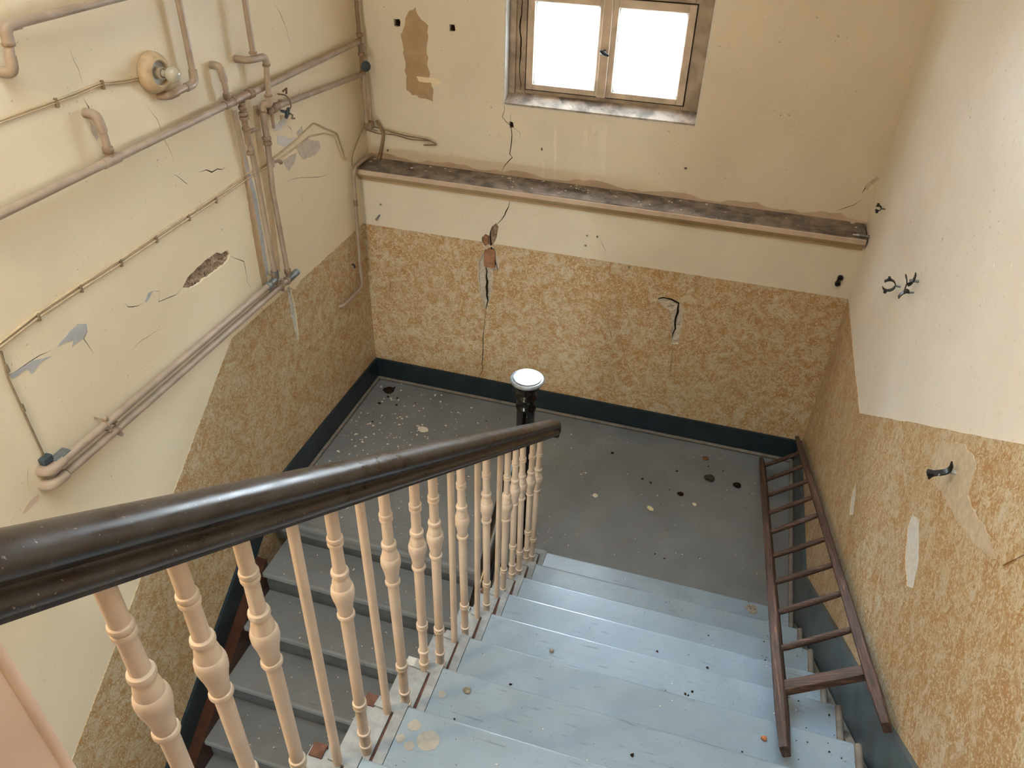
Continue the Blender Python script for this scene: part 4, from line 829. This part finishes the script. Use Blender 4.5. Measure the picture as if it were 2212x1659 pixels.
# ------------------------------------------------------------------ wall lamp
lp = thing('wall_lamp', 'round ceramic wall lamp with a bare frosted bulb on the left wall', 'lamp', (0, -1.695, 2.648))
L0 = Vector((0, -1.695, 2.648))
obj('lamp_ring', lathe(B(), [(.060, .0), (.078, .002), (.081, .010), (.079, .026), (.072, .040), (.060, .050), (.052, .052), (.047, .048), (.046, .030), (.046, .012), (.060, .010)], L0, (1, 0, 0), 36), 'porcelain', lp, True)
obj('inner_plate', lathe(B(), [(.0, .004), (.0465, .004), (.0465, .012), (.043, .014), (.041, .010), (.0, .011)], L0, (1, 0, 0), 28), 'lampin', lp, True)
obj('inner_rim', lathe(B(), [(.0465, .030), (.048, .032), (.0465, .034), (.0445, .032)], L0, (1, 0, 0), 28), 'alu', lp, True)
obj('socket', lathe(B(), [(.026, .008), (.026, .030), (.023, .034), (.0225, .050), (.024, .054), (.024, .060), (.020, .062), (.017, .056)], L0, (1, 0, 0), 20), 'socket', lp, True)
bl = [(.013, .050), (.0135, .064), (.015, .072)] + [(.031 * math.cos(a), .106 + .031 * math.sin(a)) for a in [-1.0 + k * .214 for k in range(13)]]
obj('bulb', lathe(B(), bl, L0, (1, 0, 0), 24), 'bulb', lp, True)
# ------------------------------------------------------------------ clamps and bolts left in the walls
def open_clamp(name, label, y, z, stand=.055, r=.026, turn=0.0):
    t = thing(name, label, 'pipe clamp', (W, y, z))
    obj('shank', tube(B(), [(W + .008, y, z), (W - stand + r, y, z)], .0045, 8), 'zinc', t, True)
    c = Vector((W - stand, y, z))
    for s in (1, -1):
        arc = [c + Vector((math.cos(a) * r, math.sin(turn) * math.sin(a) * r, math.cos(turn) * math.sin(a) * r)) for a in [s * (.15 + k * .27) for k in range(10)]]
        b = B(); rings = []
        for i, p in enumerate(arc):
            d = (arc[min(i + 1, 9)] - arc[max(i - 1, 0)]).normalized(); ax = Vector((0, math.cos(turn), -math.sin(turn))); n_ = d.cross(ax).normalized()
            rings.append([p + ax * u_ * .010 + n_ * v_ * .002 for u_, v_ in ((-1, -1), (1, -1), (1, 1), (-1, 1))])
        loft(b, rings); obj('half_ring', b, 'blackm', t)
    for s in (1, -1):
        q = c + Vector((-r * .25, math.sin(turn) * s * r * 1.2, math.cos(turn) * s * r * 1.2)); obj('lug', box(B(), q.x - .006, q.x + .006, q.y - .009, q.y + .009, q.z - .008, q.z + .008, .002), 'blackm', t)
    return t
c = D['Rclamp']
open_clamp('pipe_clamp', 'open ring shaped black pipe clamp on the right wall, left one of the pair', c[0][0], c[0][1], .048, .026, 0)
# double broken clamp
t = thing('pipe_clamp', 'black pipe clamp with spread jaws on the right wall, right of the ring clamp', 'pipe clamp', (W, c[1][0], c[1][1]))
y_, z_ = c[1]
obj('shank', tube(B(), [(W + .008, y_, z_), (W - .035, y_, z_ - .002)], .006, 8), 'zinc', t, True); obj('shank', tube(B(), [(W + .008, y_ + .01, z_ - .055), (W - .03, y_ + .01, z_ - .062)], .0045, 8), 'zinc', t, True)
def strap(pts, w_, ax, nm, parent, mat='blackm'):
    b = B(); rings = []; pts = fillet(pts, .012, 3); ax = Vector(ax).normalized()
    for i, p in enumerate(pts):
        d = (pts[min(i + 1, len(pts) - 1)] - pts[max(i - 1, 0)]).normalized(); n_ = d.cross(ax).normalized(); rings.append([p + ax * u_ * w_ + n_ * v_ * .0022 for u_, v_ in ((-1, -1), (1, -1), (1, 1), (-1, 1))])
    loft(b, rings); return obj(nm, b, mat, parent)
strap([(W - 0.0210, y_, z_ + .030), (W - 0.0192, y_, z_ + .006), (W - 0.0264, y_, z_ - .016), (W - 0.0360, y_, z_ - .022)], .010, (0, 1, .2), 'half_ring', t)
strap([(W - 0.0384, y_ + .005, z_ - .020), (W - 0.0468, y_ + .01, z_ + .004), (W - 0.0528, y_ + .01, z_ + .012)], .010, (0, 1, .2), 'half_ring', t)
strap([(W - 0.0360, y_ + .01, z_ - .060), (W - 0.0450, y_ + .01, z_ - .072), (W - 0.0504, y_ + .01, z_ - .088)], .010, (0, 1, .2), 'half_ring', t)
strap([(W - 0.0180, y_ + .01, z_ - .058), (W - 0.0300, y_ + .01, z_ - .050), (W - 0.0360, y_ + .01, z_ - .064)], .010, (0, 1, .2), 'half_ring', t)
strap([(W - 0.0396, y_ + .004, z_ - .022), (W - 0.0384, y_ + .006, z_ - .058)], .004, (0, 1, 0), 'rusty_link', t, 'stringer')
open_clamp('pipe_clamp', 'small black pipe clamp high on the right wall beside the ledge', c[2][0], c[2][1], .034, .014, .6)
y_, z_ = c[3]
t = thing('pipe_clamp', 'black pipe clamp sticking out of the wallpaper on the right wall', 'pipe clamp', (W, y_, z_))
obj('shank', tube(B(), [(W + .008, y_, z_), (W - .022, y_, z_)], .006, 8), 'alu', t, True)
strap([(W - .024, y_, z_ + .030), (W - .022, y_, z_ + .004), (W - .040, y_, z_ - .010), (W - .062, y_, z_ - .018), (W - .070, y_, z_ - .034)], .011, (0, 1, .1), 'half_ring', t)
obj('lug', box(B(), W - .078, W - .062, y_ - .010, y_ + .010, z_ - .026, z_ - .012, .002), 'blackm', t); obj('lug', tube(B(), [(W - .048, y_ - .011, z_ - .008), (W - .050, y_ - .011, z_ - .022)], .0016, 6), 'alu', t)
t = thing('wall_bolt', 'grey steel bolt across the right end of the ledge', 'bolt', (3.11, -.03, 1.69)); obj('shaft', tube(B(), [(3.085, -.035, 1.692), (3.10, -.035, 1.692), (3.15, -.035, 1.690)], [.004, .0085, .0085], 10), 'zinc', t, True); obj('tip', tube(B(), [(3.055, -.035, 1.690), (3.088, -.035, 1.692)], [.004, .007], 8), 'alu', t, True)
x_, z_ = D['Bclip'][0]
t = thing('cable_clip', 'black clip with two lobes on the back wall near the right corner', 'clip', (x_, 0, z_))
for dz in (.020, -.018): obj('lobe', lathe(B(), [(.006, 0), (.016, .002), (.017, .016), (.012, .022), (.007, .018), (.006, .010)], (x_ + (.003 if dz > 0 else -.002), -.002, z_ + dz), (0, -1, 0), 12), 'blackm', t, True)
obj('bridge', box(B(), x_ - .012, x_ + .004, -.014, 0, z_ - .008, z_ + .008, .002), 'stringer', t)
x_, z_ = D['Bbolt'][0]
t = thing('wall_bolt', 'small grey bolt pointing out below the left end of the ledge', 'bolt', (x_, 0, z_)); obj('shaft', tube(B(), [(x_ + .008, .005, z_ + .008), (x_ - .004, -.018, z_ - .012), (x_ - .010, -.028, z_ - .022)], [.005, .006, .008], 8), 'zinc', t, True)
y_, z_ = D['LWpeg'][0]
t = thing('wall_bolt', 'small dark peg in the wallpaper left of the thin corner pipe', 'bolt', (0, y_, z_)); obj('shaft', tube(B(), [(-.005, y_, z_), (.018, y_, z_), (.020, y_, z_ - .025)], .006, 8, .01), 'blackm', t, True)
for k, (x_, z_) in enumerate(D['Usock']):
    t = thing('wall_anchor', ('dark broken anchor hole left of the brown bare patch, upper back wall', 'small dark anchor hole between the bare patch and the window')[k], 'anchor', (x_, BU, z_))
    obj('stub', box(B(), x_ - .008, x_ + .010, BU - .004, BU + .02, z_ - .010, z_ + .006, .003), 'clump', t)

# ------------------------------------------------------------------ things lying on the floor, treads and ledge
def flat_flake(x, y, z, s, mat, name, label, cat, elong=1.0, thick=.0025, rot=None):
    a0 = random.uniform(0, 6.28) if rot is None else rot; n = random.randint(7, 10); b = B(); po = []
    for k in range(n):
        r = s * random.uniform(.7, 1.1); a = 2 * math.pi * k / n; dx, dy = r * math.cos(a) * elong, r * math.sin(a); po.append(Vector((x + dx * math.cos(a0) - dy * math.sin(a0), y + dx * math.sin(a0) + dy * math.cos(a0), z + .001 + random.uniform(0, .003))))
    extrude_poly(b, po, (0, 0, thick)); return tag(obj(name, b, mat), label, cat)
def lump(x, y, z, s, mat, name, label, cat, flat=.45):
    b = B(); r = bmesh.ops.create_icosphere(b, subdivisions=3, radius=s)
    for v in b.verts:
        k = 1 + .28 * math.sin(v.co.x * 260 / (s / .03) * .05 + 3) * math.cos(v.co.y * 9 / s * .35) + random.uniform(-.10, .10); v.co *= k; v.co.z *= flat
        v.co += Vector((x, y, z + s * flat * .8))
    return tag(obj(name, b, mat, None, True), label, cat)
F = D['flakes']
flat_flake(F[0][0], F[0][1], 0, .030, 'flake', 'paint_flake', 'largest pale paint flake, lying alone left of the handrail end', 'paint flake', 1.5, rot=-.2)
flat_flake(F[11][0], F[11][1], 0, .019, 'flake', 'paint_flake', 'round white paint flake in the middle of the landing', 'paint flake', 1.0)
flat_flake(F[12][0], F[12][1], 0, .017, 'flake_y', 'paint_flake', 'yellowish paint flake in the middle of the landing', 'paint flake', 1.5, rot=-.7)
flat_flake(F[13][0], F[13][1], 0, .015, 'flake', 'paint_flake', 'pale flake right of the yellowish flake on the landing', 'paint flake', 1.1)
for x, y, s, k in D['dark']:
    if k == 'g': lump(x, y, 0, .032, 'clump_g', 'dirt_clump', 'large grey brown dirt clump near the ladder top', 'dirt')
    elif k == 'o': lump(x, y, 0, .021, 'clump_o', 'dirt_clump', 'orange brown dirt clump near the back skirting', 'dirt', .3)
    elif s == 12: lump(x, y, 0, .025, 'clump', 'dirt_clump', 'nearly black dirt clump closest to the ladder', 'dirt')
    elif s == 10: lump(x, y, 0, .020, 'clump', 'dirt_clump', 'black curled dirt clump left of the large grey one', 'dirt', .3)
    elif s == 16: lump(x, y, 0, .040, 'clump', 'dirt_clump', 'large black dirt heap in the back left corner', 'dirt', .25)
for i, x, y, s, k in D['tread_bits']:
    if k == 'o': lump(x, y, i * R_, .009, 'orange', 'brick_crumb', 'orange brick crumb on a tread beside the ladder foot', 'crumb', .8)
    if k == 'M' and i > 3: lump(x, y, i * R_, .012 if i == 7 else .009, 'moss', 'fluff_tuft', {7: 'grey tan fluff tuft on the tread near the balusters', 5: 'small tan fluff tuft on the fifth tread', }.get(i, 'tan fluff'), 'fluff', .5)
lump(D['tread_bits'][-1][1], -50, 0, .001, 'moss', 'x', 'x', 'x') if False else None
# uncountable crumbs: small chips on landing, treads and ledge
def scatter(name, label, cat, mat, spots, thick=.0015):
    b = B()
    for x, y, z, s in spots:
        n = random.randint(5, 7); a0 = random.uniform(0, 6.28); po = [Vector((x + s * random.uniform(.5, 1.2) * math.cos(a0 + 6.283 * k / n), y + s * random.uniform(.5, 1.2) * math.sin(a0 + 6.283 * k / n), z + .0004 + random.uniform(0, s * .25))) for k in range(n)]
        vs = [b.verts.new(p) for p in po]; ws = [b.verts.new(p + Vector((0, 0, thick))) for p in po]
        b.faces.new(ws); b.faces.new(vs[::-1])
        for k in range(n): b.faces.new((vs[k], vs[(k + 1) % n], ws[(k + 1) % n], ws[k]))
    o = tag(obj(name, b, mat), label, cat); o['kind'] = 'stuff'; return o
sp = [(x, y, 0, s * .0017) for x, y, s in F[1:11] + F[14:]]
for _ in range(330):
    x, y = random.gauss(.45, .28), random.gauss(-.75, .42)
    if .05 < x < 1.5 and -1.55 < y < -.05: sp.append((x, y, 0, random.choice((.002, .003, .004, .006, .009))))
for _ in range(220): sp.append((random.uniform(.05, 3.05), random.uniform(-1.45, -.05), 0, random.choice((.0015, .002, .003, .004))))
for _ in range(240):
    k = random.randint(1, 7); sp.append((random.uniform(.12, 1.42), -1.604 - k * G_ + random.uniform(.02, .24), -k * R_, random.choice((.002, .003, .005))))
scatter('plaster_crumbs', 'scattered small pale plaster crumbs on the landing and lower stairs', 'crumbs', 'flake', sp)
sp = []
for _ in range(260):
    i = random.randint(1, 9); x = random.choice((random.uniform(1.76, 3.05), random.uniform(2.85, 3.06))); sp.append((x, -(Y1 + (i - 1) * G_) - random.uniform(.01, .24), i * R_, random.choice((.0012, .0016, .002, .003))))
scatter('white_grit', 'scattered tiny white grit on the upper stair treads', 'grit', 'flake', sp[:130])
dk = [(x, y, z, s * 1.2) for x, y, z, s in sp[130:]] + [(x, y, 0, s * .0016) for x, y, s, k in D['dark'] if k in 'br' and s < 10]
dk += [(x, y, i * R_, s * .0014) for i, x, y, s, k in D['tread_bits'] if k in 'br']
for _ in range(110): dk.append((random.uniform(.1, 3.05), random.uniform(-1.45, -.05), 0, random.choice((.0015, .002, .003))))
for _ in range(60):
    i = random.randint(3, 7); dk.append((random.uniform(2.86, 3.06), -(Y1 + (i - 1) * G_) - random.uniform(.02, .24), i * R_, random.choice((.002, .003, .005))))
scatter('dark_grit', 'scattered small dark crumbs on the landing and upper stairs', 'grit', 'clump', dk)
sp = [(x, y, LEDGE + .003, s * .0016) for x, y, s in D['ledge'] if -.04 < y < BU - .01]
for _ in range(70):
    x = random.choice((random.uniform(.03, 3.1), random.gauss(1.5, .25))); y = random.uniform(-.04, BU - .01)
    if .02 < x < 3.1: sp.append((x, y, LEDGE + .003, random.choice((.002, .003, .005, .008))))
scatter('ledge_crumbs', 'scattered plaster crumbs along the dusty ledge under the window', 'crumbs', 'flake', sp)
